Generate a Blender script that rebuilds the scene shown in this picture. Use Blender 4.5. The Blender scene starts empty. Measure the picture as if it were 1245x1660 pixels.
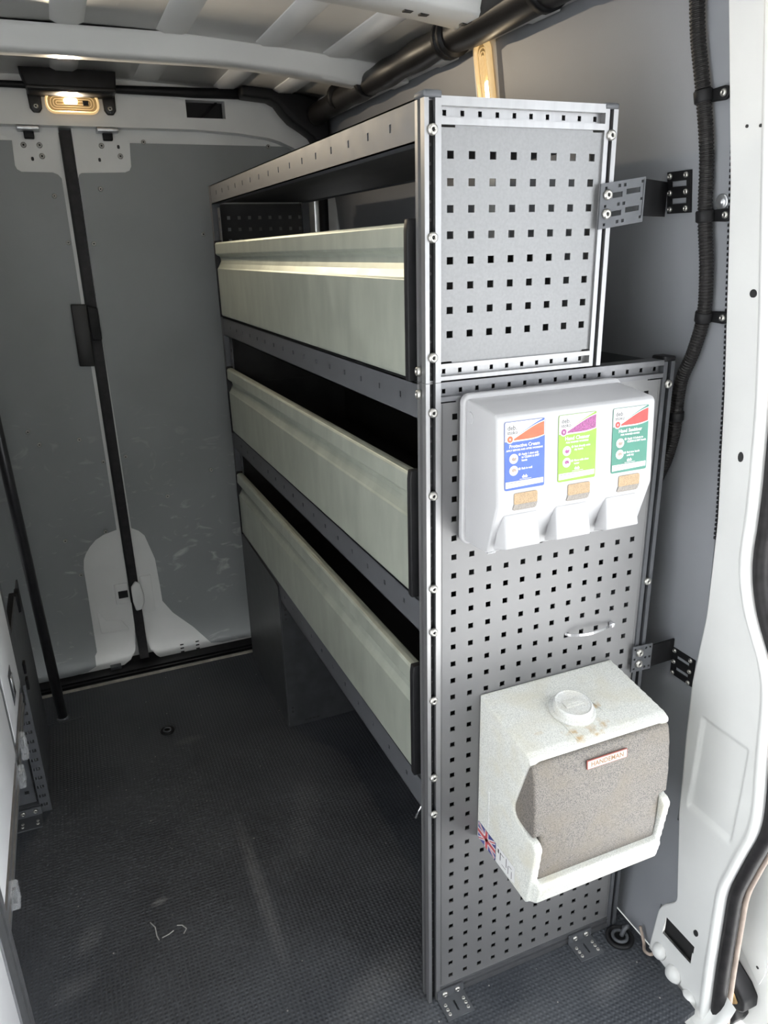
import bpy, bmesh, math, random
from mathutils import Vector, Matrix, Euler

random.seed(7)
S = bpy.context.scene
COL = S.collection

# ------------------------------------------------------------------ camera
cam_d = bpy.data.cameras.new('camera')
cam = bpy.data.objects.new('camera', cam_d)
COL.objects.link(cam)
cam.location = (-0.428, -0.8868, 1.3148)
cam.rotation_euler = (1.2255, 0.0244, -0.398)
cam_d.sensor_fit = 'HORIZONTAL'
cam_d.sensor_width = 36.0
cam_d.lens = 1209.28 / 1245 * 36.0
cam_d.clip_start = 0.01
S.camera = cam

# ------------------------------------------------------------------ daylight
world = bpy.data.worlds.new('sky')
S.world = world
world.use_nodes = True
bg = world.node_tree.nodes['Background']
bg.inputs[0].default_value = (0.92, 0.96, 1.0, 1)
bg.inputs[1].default_value = 2.6
for nm, lx, ry in (('daylight_portal_right', 0.62, math.pi / 2), ('daylight_portal_left', -1.3, -math.pi / 2)):
    pd = bpy.data.lights.new(nm, 'AREA')
    pd.shape = 'RECTANGLE'
    pd.size = 1.75
    pd.size_y = 1.1
    pd.cycles.is_portal = True
    po = bpy.data.objects.new(nm, pd)
    COL.objects.link(po)
    po.location = (lx, -0.74, 0.75)
    po.rotation_euler = (0, ry, 0)

sun_d = bpy.data.lights.new('sun', 'SUN')
sun_d.energy = 26.0
sun_d.angle = math.radians(2)
sun_d.color = (1.0, 0.99, 0.97)
sun = bpy.data.objects.new('sun', sun_d)
COL.objects.link(sun)
sun.rotation_euler = (math.radians(-38), 0, 0)     # behind the van, high: lights the yard on both sides

vs = S.view_settings
vs.view_transform = 'Standard'
vs.look = 'None'
vs.gamma = 1
vs.exposure = 0.72
vs.use_curve_mapping = False

# ------------------------------------------------------------------ materials
def material(name, col, rough=0.5, metal=0.0, var=0.0, vscale=20.0, col2=None, bump=0.0, bscale=200.0,
             rvar=0.0, stretch=None, emit=None, estr=0.0, alpha=None, trans=0.0, detail=4.0, spec=None, thresh=None):
    m = bpy.data.materials.new(name)
    m.use_nodes = True
    nt = m.node_tree
    N, L = nt.nodes, nt.links
    b = N['Principled BSDF']
    b.inputs['Base Color'].default_value = (*col, 1)
    b.inputs['Roughness'].default_value = rough
    b.inputs['Metallic'].default_value = metal
    if spec is not None:
        b.inputs['Specular IOR Level'].default_value = spec
    if trans:
        b.inputs['Transmission Weight'].default_value = trans
    if alpha is not None:
        b.inputs['Alpha'].default_value = alpha
    if emit:
        b.inputs['Emission Color'].default_value = (*emit, 1)
        b.inputs['Emission Strength'].default_value = estr
    tc = N.new('ShaderNodeTexCoord')
    src = tc.outputs['Object']
    if stretch:
        mp = N.new('ShaderNodeMapping')
        mp.inputs['Scale'].default_value = stretch
        L.new(src, mp.inputs['Vector'])
        src = mp.outputs['Vector']
    n = N.new('ShaderNodeTexNoise')
    n.inputs['Scale'].default_value = vscale
    n.inputs['Detail'].default_value = detail
    L.new(src, n.inputs['Vector'])
    if var or col2:
        r = N.new('ShaderNodeValToRGB')
        lo, hi = thresh or (0.3, 0.7)
        r.color_ramp.elements[0].position = lo
        r.color_ramp.elements[1].position = hi
        c2 = col2 or tuple(min(1, c * (1 + var)) for c in col)
        c1 = col if col2 else tuple(c * (1 - var) for c in col)
        r.color_ramp.elements[0].color = (*c1, 1)
        r.color_ramp.elements[1].color = (*c2, 1)
        L.new(n.outputs['Fac'], r.inputs['Fac'])
        L.new(r.outputs['Color'], b.inputs['Base Color'])
    if rvar:
        mr = N.new('ShaderNodeMapRange')
        mr.inputs['To Min'].default_value = max(0.02, rough - rvar)
        mr.inputs['To Max'].default_value = min(1, rough + rvar)
        L.new(n.outputs['Fac'], mr.inputs['Value'])
        L.new(mr.outputs['Result'], b.inputs['Roughness'])
    if bump:
        n2 = N.new('ShaderNodeTexNoise')
        n2.inputs['Scale'].default_value = bscale
        L.new(src, n2.inputs['Vector'])
        bp = N.new('ShaderNodeBump')
        bp.inputs['Strength'].default_value = bump
        bp.inputs['Distance'].default_value = 0.002
        L.new(n2.outputs['Fac'], bp.inputs['Height'])
        L.new(bp.outputs['Normal'], b.inputs['Normal'])
    return m

M = {}
M['paint'] = material('white_body_paint', (0.66, 0.665, 0.655), 0.30, var=0.05, vscale=6)
M['roofpaint'] = material('roof_paint', (0.80, 0.80, 0.79), 0.36, var=0.06, vscale=5)
M['lining'] = material('grey_wall_lining', (0.215, 0.222, 0.240), 0.42, var=0.07, vscale=4, bump=0.08, bscale=600, rvar=0.08)
M['zinc'] = material('galvanised_sheet', (0.20, 0.202, 0.206), 0.46, 0.6, var=0.07, vscale=260, rvar=0.08)
M['panelsteel'] = material('grey_panel_steel', (0.185, 0.185, 0.188), 0.48, 0.5, var=0.12, vscale=3, rvar=0.08)
M['aludark'] = material('dull_aluminium', (0.17, 0.172, 0.18), 0.4, 0.8, var=0.06, vscale=90)
M['polemetal'] = material('dark_pole_metal', (0.035, 0.035, 0.038), 0.28, 0.3, var=0.2, vscale=30)
M['alu'] = material('aluminium_extrusion', (0.30, 0.30, 0.305), 0.38, 0.8, var=0.06, vscale=90, stretch=(1, 1, 0.1))
M['bulkhead'] = material('light_grey_bulkhead', (0.74, 0.74, 0.73), 0.6, var=0.05)
M['drawer'] = material('brushed_aluminium', (0.45, 0.48, 0.415), 0.45, 0.6, var=0.10, vscale=30, rvar=0.1, stretch=(1, 1, .35), bump=0.03, bscale=500, detail=8)  # slight green puts the greenish reflected light into the base colour
M['rack'] = material('dark_grey_rack_steel', (0.088, 0.092, 0.100), 0.5, 0.25, var=0.12, vscale=30, rvar=0.1, detail=8, spec=0.25)
M['archcover'] = material('dark_arch_panel', (0.040, 0.042, 0.045), 0.4, var=0.25, vscale=25)
M['black'] = material('black_plastic', (0.009, 0.009, 0.010), 0.5, var=0.3, vscale=40, spec=0.22)
M['blackgloss'] = material('glossy_black_plastic', (0.013, 0.012, 0.012), 0.4, var=0.2, vscale=20, rvar=0.1, spec=0.35)
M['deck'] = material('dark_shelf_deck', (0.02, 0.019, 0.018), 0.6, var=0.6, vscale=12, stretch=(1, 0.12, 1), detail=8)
M['steel'] = material('zinc_plated_steel', (0.44, 0.43, 0.405), 0.34, 0.9, var=0.1, vscale=400)
M['socket'] = material('dark_socket', (0.02, 0.02, 0.02), 0.6, var=0.2)
M['white'] = material('white_plastic', (0.40, 0.40, 0.412), 0.36, var=0.015, vscale=9)
M['whitedoor'] = material('white_laminate', (0.84, 0.84, 0.86), 0.35, var=0.02)
M['window'] = material('tan_window', (0.30, 0.20, 0.10), 0.3, var=0.25, vscale=500)
M['windowlow'] = material('window_lower_band', (0.17, 0.15, 0.13), 0.3, var=0.35, vscale=600)
M['silver'] = material('silver_frame', (0.50, 0.51, 0.53), 0.33, 0.85, var=0.08, vscale=60)
M['mud'] = material('dried_mud', (0.20, 0.12, 0.05), 0.9, col2=(0.45, 0.30, 0.13), vscale=60, bump=0.6, bscale=120)
M['tan'] = material('worn_rubber_lip', (0.30, 0.24, 0.20), 0.6, var=0.2, vscale=40)
M['seal'] = material('black_rubber_seal', (0.015, 0.014, 0.015), 0.5, var=0.4, vscale=60, spec=0.25)
M['alustrip'] = material('dull_metal_edge_strip', (0.42, 0.39, 0.34), 0.5, 0.3, var=0.2, vscale=40)
M['clear'] = material('clear_plastic', (0.8, 0.82, 0.85), 0.12, alpha=0.22, var=0.02)
M['wire'] = material('bright_wire', (0.75, 0.75, 0.77), 0.2, 0.9, var=0.05)
M['ground'] = material('yard_concrete', (0.42, 0.42, 0.415), 0.8, var=0.2, vscale=3)
M['chalk'] = material('pale_scuff', (0.35, 0.35, 0.33), 0.8, var=0.2, vscale=200)
M['ink'] = material('grey_ink', (0.05, 0.05, 0.055), 0.5, var=0.1)
M['printwhite'] = material('print_white', (0.58, 0.58, 0.58), 0.4, var=0.01)

SMEARS = [(-.221, .40, math.pi / 2, .26, .022, .45), (-.428, .438, .2, .022, .012, .9), (-.283, .979, .1, .05, .02, .35), (-.08, .07, .5, .14, .05, .3),
          (-.57, .40, 1.1, .05, .03, .35), (-.60, .30, .4, .06, .03, .25), (-.06, .58, 1.2, .20, .04, .16), (.10, -.12, .4, .12, .05, .25), (.33, -.10, .3, .08, .03, .25)]
def floor_material():
    m = material('black_studded_rubber', (0.028, 0.031, 0.036), 0.5)
    nt = m.node_tree; N, L = nt.nodes, nt.links
    b = N['Principled BSDF']
    tc = N.new('ShaderNodeTexCoord')
    mp = N.new('ShaderNodeMapping'); mp.inputs['Rotation'].default_value = (0, 0, math.radians(0))
    L.new(tc.outputs['Object'], mp.inputs['Vector'])
    waves = []
    for d in ('X', 'Y'):
        w = N.new('ShaderNodeTexWave'); w.wave_type = 'BANDS'; w.bands_direction = d
        w.inputs['Scale'].default_value = 1 / 0.0085 / 3.2
        L.new(mp.outputs['Vector'], w.inputs['Vector']); waves.append(w)
    mu = N.new('ShaderNodeMath'); mu.operation = 'MULTIPLY'
    L.new(waves[0].outputs['Fac'], mu.inputs[0]); L.new(waves[1].outputs['Fac'], mu.inputs[1])
    bp = N.new('ShaderNodeBump'); bp.inputs['Strength'].default_value = 0.5; bp.inputs['Distance'].default_value = 0.0022
    L.new(mu.outputs[0], bp.inputs['Height']); L.new(bp.outputs['Normal'], b.inputs['Normal'])
    n = N.new('ShaderNodeTexNoise'); n.inputs['Scale'].default_value = 5.0; n.inputs['Detail'].default_value = 8
    L.new(tc.outputs['Object'], n.inputs['Vector'])
    r = N.new('ShaderNodeValToRGB')
    r.color_ramp.elements[0].position = 0.35; r.color_ramp.elements[0].color = (0.027, 0.031, 0.038, 1)
    r.color_ramp.elements[1].position = 0.75; r.color_ramp.elements[1].color = (0.056, 0.061, 0.069, 1)
    L.new(n.outputs['Fac'], r.inputs['Fac'])
    # dry dust specks
    n3 = N.new('ShaderNodeTexVoronoi'); n3.inputs['Scale'].default_value = 26
    L.new(tc.outputs['Object'], n3.inputs['Vector'])
    lt = N.new('ShaderNodeMath'); lt.operation = 'LESS_THAN'; lt.inputs[1].default_value = 0.045
    L.new(n3.outputs['Distance'], lt.inputs[0])
    mx = N.new('ShaderNodeMixRGB'); mx.inputs[2].default_value = (0.30, 0.29, 0.27, 1)
    L.new(lt.outputs[0], mx.inputs[0]); L.new(r.outputs['Color'], mx.inputs[1])
    out = mx.outputs[0]
    # dusty drag marks: (x, y, angle, half length, half width, strength)
    gp = N.new('ShaderNodeNewGeometry')
    nz = N.new('ShaderNodeTexNoise'); nz.inputs['Scale'].default_value = 90
    L.new(gp.outputs['Position'], nz.inputs['Vector'])
    for (px, py, an, hl, hw, st) in SMEARS:
        v = N.new('ShaderNodeMapping'); v.vector_type = 'TEXTURE'
        v.inputs['Location'].default_value = (px, py, 0); v.inputs['Rotation'].default_value = (0, 0, an); v.inputs['Scale'].default_value = (hl, hw, 1)
        L.new(gp.outputs['Position'], v.inputs['Vector'])
        ln = N.new('ShaderNodeVectorMath'); ln.operation = 'LENGTH'; L.new(v.outputs['Vector'], ln.inputs[0])
        mr_ = N.new('ShaderNodeMapRange'); mr_.inputs['From Min'].default_value = 1.0; mr_.inputs['From Max'].default_value = 0.3
        mr_.inputs['To Max'].default_value = st
        L.new(ln.outputs['Value'], mr_.inputs['Value'])
        mm = N.new('ShaderNodeMath'); mm.operation = 'MULTIPLY'; L.new(mr_.outputs['Result'], mm.inputs[0]); L.new(nz.outputs['Fac'], mm.inputs[1])
        mx2 = N.new('ShaderNodeMixRGB'); mx2.inputs[2].default_value = (0.22, 0.22, 0.22, 1)
        L.new(mm.outputs[0], mx2.inputs[0]); L.new(out, mx2.inputs[1]); out = mx2.outputs[0]
    L.new(out, b.inputs['Base Color'])
    mr = N.new('ShaderNodeMapRange'); mr.inputs['To Min'].default_value = 0.38; mr.inputs['To Max'].default_value = 0.62
    L.new(n.outputs['Fac'], mr.inputs['Value']); L.new(mr.outputs['Result'], b.inputs['Roughness'])
    return m
M['floor'] = floor_material()

def scuffed(name, col, scol):
    """grey lining with pale scuffs that keep to a rough band of height"""
    m = material(name, col, 0.45, var=0.06, vscale=4)
    nt = m.node_tree; N, L = nt.nodes, nt.links
    b = N['Principled BSDF']
    old = b.inputs['Base Color'].links[0].from_socket
    g = N.new('ShaderNodeNewGeometry')
    n = N.new('ShaderNodeTexNoise'); n.inputs['Scale'].default_value = 9; n.inputs['Detail'].default_value = 5
    n.inputs['Distortion'].default_value = 2.2
    mp = N.new('ShaderNodeMapping'); mp.inputs['Scale'].default_value = (1, 1, 2.0)
    L.new(g.outputs['Position'], mp.inputs['Vector']); L.new(mp.outputs['Vector'], n.inputs['Vector'])
    r = N.new('ShaderNodeValToRGB'); r.color_ramp.elements[0].position = 0.60; r.color_ramp.elements[1].position = 0.80
    L.new(n.outputs['Fac'], r.inputs['Fac'])
    sp = N.new('ShaderNodeSeparateXYZ'); L.new(g.outputs['Position'], sp.inputs[0])
    mr = N.new('ShaderNodeMapRange'); mr.inputs['From Min'].default_value = 0.95; mr.inputs['From Max'].default_value = 0.45
    mr.inputs['To Min'].default_value = 0.0; mr.inputs['To Max'].default_value = 0.75
    L.new(sp.outputs[2], mr.inputs['Value'])
    mu = N.new('ShaderNodeMath'); mu.operation = 'MULTIPLY'
    L.new(r.outputs['Color'], mu.inputs[0]); L.new(mr.outputs['Result'], mu.inputs[1])
    mx = N.new('ShaderNodeMixRGB'); mx.inputs[2].default_value = (*scol, 1)
    L.new(mu.outputs[0], mx.inputs[0]); L.new(old, mx.inputs[1]); L.new(mx.outputs[0], b.inputs['Base Color'])
    return m
M['doorlining'] = scuffed('scuffed_door_lining', (0.225, 0.238, 0.244), (0.52, 0.53, 0.52))

def speckled(name, base, dark, stain=None):
    m = material(name, base, 0.55, bump=0.05, bscale=300)
    nt = m.node_tree; N, L = nt.nodes, nt.links
    b = N['Principled BSDF']
    g = N.new('ShaderNodeNewGeometry')
    n = N.new('ShaderNodeTexNoise'); n.inputs['Scale'].default_value = 650; n.inputs['Detail'].default_value = 3
    L.new(g.outputs['Position'], n.inputs['Vector'])
    r = N.new('ShaderNodeValToRGB')
    r.color_ramp.elements[0].position = 0.36; r.color_ramp.elements[0].color = (*dark, 1)
    r.color_ramp.elements[1].position = 0.58; r.color_ramp.elements[1].color = (*base, 1)
    L.new(n.outputs['Fac'], r.inputs['Fac'])
    out = r.outputs['Color']
    g2 = N.new('ShaderNodeTexNoise'); g2.inputs['Scale'].default_value = 22; g2.inputs['Detail'].default_value = 5
    L.new(g.outputs['Position'], g2.inputs['Vector'])
    gr = N.new('ShaderNodeMapRange'); gr.inputs['From Min'].default_value = .45; gr.inputs['From Max'].default_value = .75
    gr.inputs['To Max'].default_value = .55
    L.new(g2.outputs['Fac'], gr.inputs['Value'])
    gm = N.new('ShaderNodeMixRGB'); gm.inputs[2].default_value = (base[0] * .82, base[1] * .76, base[2] * .62, 1)
    L.new(gr.outputs['Result'], gm.inputs[0]); L.new(out, gm.inputs[1]); out = gm.outputs[0]
    if stain:
        for (cx, cy, cz, rad) in stain:
            sub = N.new('ShaderNodeVectorMath'); sub.operation = 'DISTANCE'; sub.inputs[1].default_value = (cx, cy, cz)
            nz = N.new('ShaderNodeTexNoise'); nz.inputs['Scale'].default_value = 70; nz.inputs['Detail'].default_value = 3
            L.new(g.outputs['Position'], nz.inputs['Vector'])
            L.new(g.outputs['Position'], sub.inputs[0])
            ad = N.new('ShaderNodeMath'); ad.operation = 'MULTIPLY_ADD'; ad.inputs[1].default_value = 0.05; 
            L.new(nz.outputs['Fac'], ad.inputs[0]); L.new(sub.outputs['Value'], ad.inputs[2])
            mr = N.new('ShaderNodeMapRange'); mr.inputs['From Min'].default_value = rad + 0.030; mr.inputs['From Max'].default_value = rad + 0.018
            mr.inputs['To Max'].default_value = 0.75
            L.new(ad.outputs[0], mr.inputs['Value'])
            mx = N.new('ShaderNodeMixRGB'); mx.inputs[2].default_value = (0.36, 0.23, 0.08, 1)
            L.new(mr.outputs['Result'], mx.inputs[0]); L.new(out, mx.inputs[1]); out = mx.outputs[0]
    L.new(out, b.inputs['Base Color'])
    return m
M['granite'] = speckled('speckled_white_plastic', (0.60, 0.605, 0.57), (0.40, 0.41, 0.39),
                        [(0.183, -0.118, 0.613, 0.006), (0.187, -0.130, 0.611, 0.004), (0.214, -0.124, 0.613, 0.005), (0.239, -0.118, 0.613, 0.006),
                         (0.226, -0.133, 0.610, 0.002), (0.252, -0.085, 0.62, 0.001), (0.135, -0.10, 0.615, 0.001)])
M['granitecap'] = speckled('speckled_cap_plastic', (0.60, 0.605, 0.59), (0.40, 0.41, 0.40))
M['granitegrey'] = speckled('speckled_grey_plastic', (0.185, 0.165, 0.145), (0.06, 0.057, 0.055))

# ------------------------------------------------------------------ geometry helpers
WM = {}
def W(o):
    return WM.get(o.name, Matrix.Identity(4))

def attach(o, parent, mw):
    COL.objects.link(o)
    if parent is not None:
        o.parent = parent
        o.matrix_parent_inverse = W(parent).inverted()
    o.matrix_basis = mw
    WM[o.name] = mw
    return o

def tag(o, label=None, cat=None, group=None, kind=None):
    if label: o['label'] = label
    if cat: o['category'] = cat
    if group: o['group'] = group
    if kind: o['kind'] = kind
    return o

def thing(name, label, cat, loc, group=None):
    e = bpy.data.objects.new(name, None)
    e.empty_display_size = 0.05
    attach(e, None, Matrix.Translation(loc))
    return tag(e, label, cat, group)

def mesh(name, verts, faces, mat, parent=None, smooth=False, mats=None, fm=None, bevel=0.0, seg=2, label=None):
    verts = [Vector(v) for v in verts]
    lo = Vector((min(v.x for v in verts), min(v.y for v in verts), min(v.z for v in verts)))
    hi = Vector((max(v.x for v in verts), max(v.y for v in verts), max(v.z for v in verts)))
    org = Vector(((lo.x + hi.x) / 2, (lo.y + hi.y) / 2, lo.z))
    me = bpy.data.meshes.new(name)
    me.from_pydata([v - org for v in verts], [], faces)
    for mm in (mats or [mat]):
        me.materials.append(M[mm] if isinstance(mm, str) else mm)
    if fm:
        for p, i in zip(me.polygons, fm): p.material_index = i
    bm = bmesh.new(); bm.from_mesh(me)
    bmesh.ops.recalc_face_normals(bm, faces=bm.faces)
    bm.to_mesh(me); bm.free()
    if smooth:
        for p in me.polygons: p.use_smooth = True
    o = bpy.data.objects.new(name, me)
    attach(o, parent, Matrix.Translation(org))
    if bevel:
        md = o.modifiers.new('bevel', 'BEVEL'); md.width = bevel; md.segments = seg; md.limit_method = 'ANGLE'
        md.angle_limit = math.radians(35)
        for p in me.polygons: p.use_smooth = True
    if label: o['label'] = label
    return o

class MB:
    """collects shapes that together are one part"""
    def __init__(s): s.v = []; s.f = []; s.m = []
    def add(s, verts, faces, mi=0):
        k = len(s.v); s.v += [tuple(v) for v in verts]; s.f += [tuple(i + k for i in f) for f in faces]; s.m += [mi] * len(faces); return s
    def box(s, x0, x1, y0, y1, z0, z1, mi=0):
        return s.add([(x0, y0, z0), (x1, y0, z0), (x1, y1, z0), (x0, y1, z0), (x0, y0, z1), (x1, y0, z1), (x1, y1, z1), (x0, y1, z1)],
                     [(0, 3, 2, 1), (4, 5, 6, 7), (0, 1, 5, 4), (1, 2, 6, 5), (2, 3, 7, 6), (3, 0, 4, 7)], mi)
    def prism(s, poly, axis, a, b, mi=0):
        """poly in the two remaining axes (in xyz order)"""
        def p(u, v, w): return {0: (w, u, v), 1: (u, w, v), 2: (u, v, w)}[axis]
        n = len(poly)
        vs_ = [p(u, v, a) for u, v in poly] + [p(u, v, b) for u, v in poly]
        fs = [tuple(range(n)), tuple(range(2 * n - 1, n - 1, -1))] + [(i, (i + 1) % n, n + (i + 1) % n, n + i) for i in range(n)]
        return s.add(vs_, fs, mi)
    def tube(s, pts, r, n=10, mi=0, caps=True):
        pts = [Vector(p) for p in pts]
        rs = r if isinstance(r, (list, tuple)) else [r] * len(pts)
        t0 = (pts[1] - pts[0]).normalized()
        up = Vector((0, 0, 1)) if abs(t0.z) < 0.9 else Vector((1, 0, 0))
        a = t0.cross(up).normalized()
        vs_ = []
        for i, p in enumerate(pts):
            t = (pts[min(i + 1, len(pts) - 1)] - pts[max(i - 1, 0)]).normalized()
            a = (a - t * a.dot(t)).normalized(); b = t.cross(a)
            for k in range(n):
                an = 2 * math.pi * k / n
                vs_.append(p + (a * math.cos(an) + b * math.sin(an)) * rs[i])
        fs = [(i * n + k, i * n + (k + 1) % n, (i + 1) * n + (k + 1) % n, (i + 1) * n + k) for i in range(len(pts) - 1) for k in range(n)]
        if caps: fs += [tuple(range(n - 1, -1, -1)), tuple((len(pts) - 1) * n + k for k in range(n))]
        return s.add(vs_, fs, mi)
    def lathe(s, prof, c, axis=(0, 0, 1), n=20, mi=0):
        """prof list of (radius, height) along axis from c"""
        z = Vector(axis).normalized(); a = z.orthogonal().normalized(); b = z.cross(a); c = Vector(c)
        vs_ = [c + z * h + (a * math.cos(2 * math.pi * k / n) + b * math.sin(2 * math.pi * k / n)) * max(r, 1e-5) for r, h in prof for k in range(n)]
        fs = [(i * n + k, i * n + (k + 1) % n, (i + 1) * n + (k + 1) % n, (i + 1) * n + k) for i in range(len(prof) - 1) for k in range(n)]
        fs += [tuple(range(n - 1, -1, -1)), tuple((len(prof) - 1) * n + k for k in range(n))]
        return s.add(vs_, fs, mi)
    def sheet(s, u0, u1, v0, v1, rects, f, t, mi=0, us=(), vs=()):
        """flat sheet of thickness t with rectangular openings cut through; f(u, v, w) -> point"""
        q = lambda x: round(x, 5)
        U = {q(u0), q(u1)} | {q(x) for x in us}; V = {q(v0), q(v1)} | {q(x) for x in vs}
        for a, b, c, d in rects: U |= {q(a), q(b)}; V |= {q(c), q(d)}
        U = sorted(x for x in U if q(u0) <= x <= q(u1)); V = sorted(x for x in V if q(v0) <= x <= q(v1))
        nu, nv = len(U), len(V)
        iu = {x: i for i, x in enumerate(U)}; iv = {x: i for i, x in enumerate(V)}
        hole = set()
        for a, b, c, d in rects:
            for i in range(iu[q(max(a, u0))], iu[q(min(b, u1))]):
                for j in range(iv[q(max(c, v0))], iv[q(min(d, v1))]): hole.add((i, j))
        vt = [f(u, v, 0) for u in U for v in V] + [f(u, v, t) for u in U for v in V]
        K = nu * nv; idx = lambda i, j, w=0: w * K + i * nv + j
        fs = []
        solid = lambda i, j: 0 <= i < nu - 1 and 0 <= j < nv - 1 and (i, j) not in hole
        for i in range(nu - 1):
            for j in range(nv - 1):
                if not solid(i, j): continue
                fs.append((idx(i, j), idx(i + 1, j), idx(i + 1, j + 1), idx(i, j + 1)))
                fs.append((idx(i, j, 1), idx(i, j + 1, 1), idx(i + 1, j + 1, 1), idx(i + 1, j, 1)))
                if not solid(i - 1, j): fs.append((idx(i, j), idx(i, j + 1), idx(i, j + 1, 1), idx(i, j, 1)))
                if not solid(i + 1, j): fs.append((idx(i + 1, j), idx(i + 1, j, 1), idx(i + 1, j + 1, 1), idx(i + 1, j + 1)))
                if not solid(i, j - 1): fs.append((idx(i, j), idx(i, j, 1), idx(i + 1, j, 1), idx(i + 1, j)))
                if not solid(i, j + 1): fs.append((idx(i, j + 1), idx(i + 1, j + 1), idx(i + 1, j + 1, 1), idx(i, j + 1, 1)))
        used = sorted({k for f_ in fs for k in f_}); re = {k: n for n, k in enumerate(used)}
        return s.add([vt[k] for k in used], [tuple(re[k] for k in f_) for f_ in fs], mi)
    def build(s, name, mat, parent=None, **k):
        return mesh(name, s.v, s.f, mat, parent, fm=s.m if k.get('mats') else None, **k)

def box(name, x0, x1, y0, y1, z0, z1, mat, parent=None, **k):
    return MB().box(x0, x1, y0, y1, z0, z1).build(name, mat, parent, **k)

def prism(name, poly, axis, a, b, mat, parent=None, **k):
    return MB().prism(poly, axis, a, b).build(name, mat, parent, **k)

def sq(cx, cz, w, h=None):
    h = h or w
    return (cx - w / 2, cx + w / 2, cz - h / 2, cz + h / 2)

def spline(pts, n):
    """Catmull-Rom through pts, n samples per span"""
    P = [Vector(p) for p in pts]; P = [2 * P[0] - P[1]] + P + [2 * P[-1] - P[-2]]
    out = []
    for i in range(1, len(P) - 2):
        for k in range(n):
            t = k / n
            a, b, c, d = P[i - 1:i + 3]
            out.append(0.5 * ((2 * b) + (c - a) * t + (2 * a - 5 * b + 4 * c - d) * t * t + (3 * b - a - 3 * c + d) * t ** 3))
    out.append(P[-2]); return out

def lerp_tab(T, z):
    if z <= T[0][0]: return T[0][1]
    for (a, b), (c, d) in zip(T, T[1:]):
        if z <= c: return b + (d - b) * (z - a) / (c - a)
    return T[-1][1]

def rrect(cx, cy, w, h, r, n=5):
    pts = []
    for sx, sy, a0 in ((1, 1, 0), (-1, 1, 90), (-1, -1, 180), (1, -1, 270)):
        for k in range(n + 1):
            a = math.radians(a0 + 90 * k / n)
            pts.append((cx + sx * (w / 2 - r) + r * math.cos(a), cy + sy * (h / 2 - r) + r * math.sin(a)))
    return pts

# a screw head, shared by all
def screw_mesh(name, star=True, dirty='steel'):
    b = MB()
    b.lathe([(0.0068, -0.001), (0.0068, 0.0012), (0.0060, 0.0034), (0.0044, 0.0044), (0.0026, 0.0046), (0.0024, 0.0030), (0.0, 0.0030)], (0, 0, 0), n=18)
    b.lathe([(0.0024, 0.0031), (0.0, 0.0033)], (0, 0, 0), n=6, mi=1)
    me = bpy.data.meshes.new(name); me.from_pydata([tuple(v) for v in b.v], [], b.f)
    me.materials.append(M[dirty]); me.materials.append(M['socket'])
    for p, i in zip(me.polygons, b.m): p.material_index = i; p.use_smooth = True
    bm = bmesh.new(); bm.from_mesh(me); bmesh.ops.recalc_face_normals(bm, faces=bm.faces); bm.to_mesh(me); bm.free()
    return me
SCREW = screw_mesh('screw_head')
def screw(parent, loc, normal, scale=1.0, name='screw'):
    o = bpy.data.objects.new(name, SCREW)
    q = Vector((0, 0, 1)).rotation_difference(Vector(normal))
    mw = Matrix.Translation(loc) @ q.to_matrix().to_4x4() @ Matrix.Scale(scale, 4)
    return attach(o, parent, mw)

def text(name, body, size, mw, mat, parent, align='LEFT', bold=0.0, sx=1.0):
    cu = bpy.data.curves.new(name, 'FONT')
    cu.body = body; cu.size = size; cu.align_x = align; cu.align_y = 'CENTER'; cu.offset = bold; cu.resolution_u = 2
    tmp = bpy.data.objects.new(name, cu); COL.objects.link(tmp)
    bpy.context.view_layer.update()
    me = bpy.data.meshes.new_from_object(tmp.evaluated_get(bpy.context.evaluated_depsgraph_get()))
    bpy.data.objects.remove(tmp)
    me.materials.clear(); me.materials.append(M[mat] if isinstance(mat, str) else mat)
    o = bpy.data.objects.new(name, me)
    return attach(o, parent, mw @ Matrix.Diagonal((sx, 1, 1, 1)))

# ================================================================== THE SETTING
CX = -0.343                                   # middle of the van
PROF = [(-0.3, .45), (-0.05, .45), (0, .452), (.3, .478), (.45, .4845), (.6, .487), (.75, .482), (.9, .475), (1.1, .455), (1.37, .42), (1.66, .385), (1.8, .36)]
def XW(z): return lerp_tab(PROF, z)           # inner face of the right side wall

# ---- floor
mat_poly = [(-1.13, 1.383), (.449, 1.383), (.449, -.07), (.434, -.204), (.40, -.209), (.38, -1.38), (-1.13, -1.38)]
floor = prism('floor', mat_poly, 2, -0.012, 0.0, 'floor'); tag(floor, 'black studded rubber van floor mat', kind='structure')
for pts in ([(-.452, .392), (-.444, .376), (-.443, .352), (-.440, .341)], [(-.434, .344), (-.420, .347), (-.410, .352)], [(-.402, .362), (-.392, .358), (-.385, .346), (-.392, .336)]):
    MB().tube([(x, y, .0003) for x, y in pts], .0012, n=5).build('chalk_mark', 'chalk', floor)
box('trim_1', -1.1, .40, 1.383, 1.396, -0.012, 0.003, 'alustrip')['kind'] = 'structure'
b = MB().box(-1.1, .44, 1.396, 1.60, -0.09, -0.035)
for k in range(5): b.box(-1.1, .44, 1.402 + k * .022, 1.412 + k * .022, -0.036, -0.028)
b.build('trim_2', 'black')['kind'] = 'structure'
g = box('ground', -8, 8, -8, 8, -0.66, -0.60, 'ground'); g['kind'] = 'structure'

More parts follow.
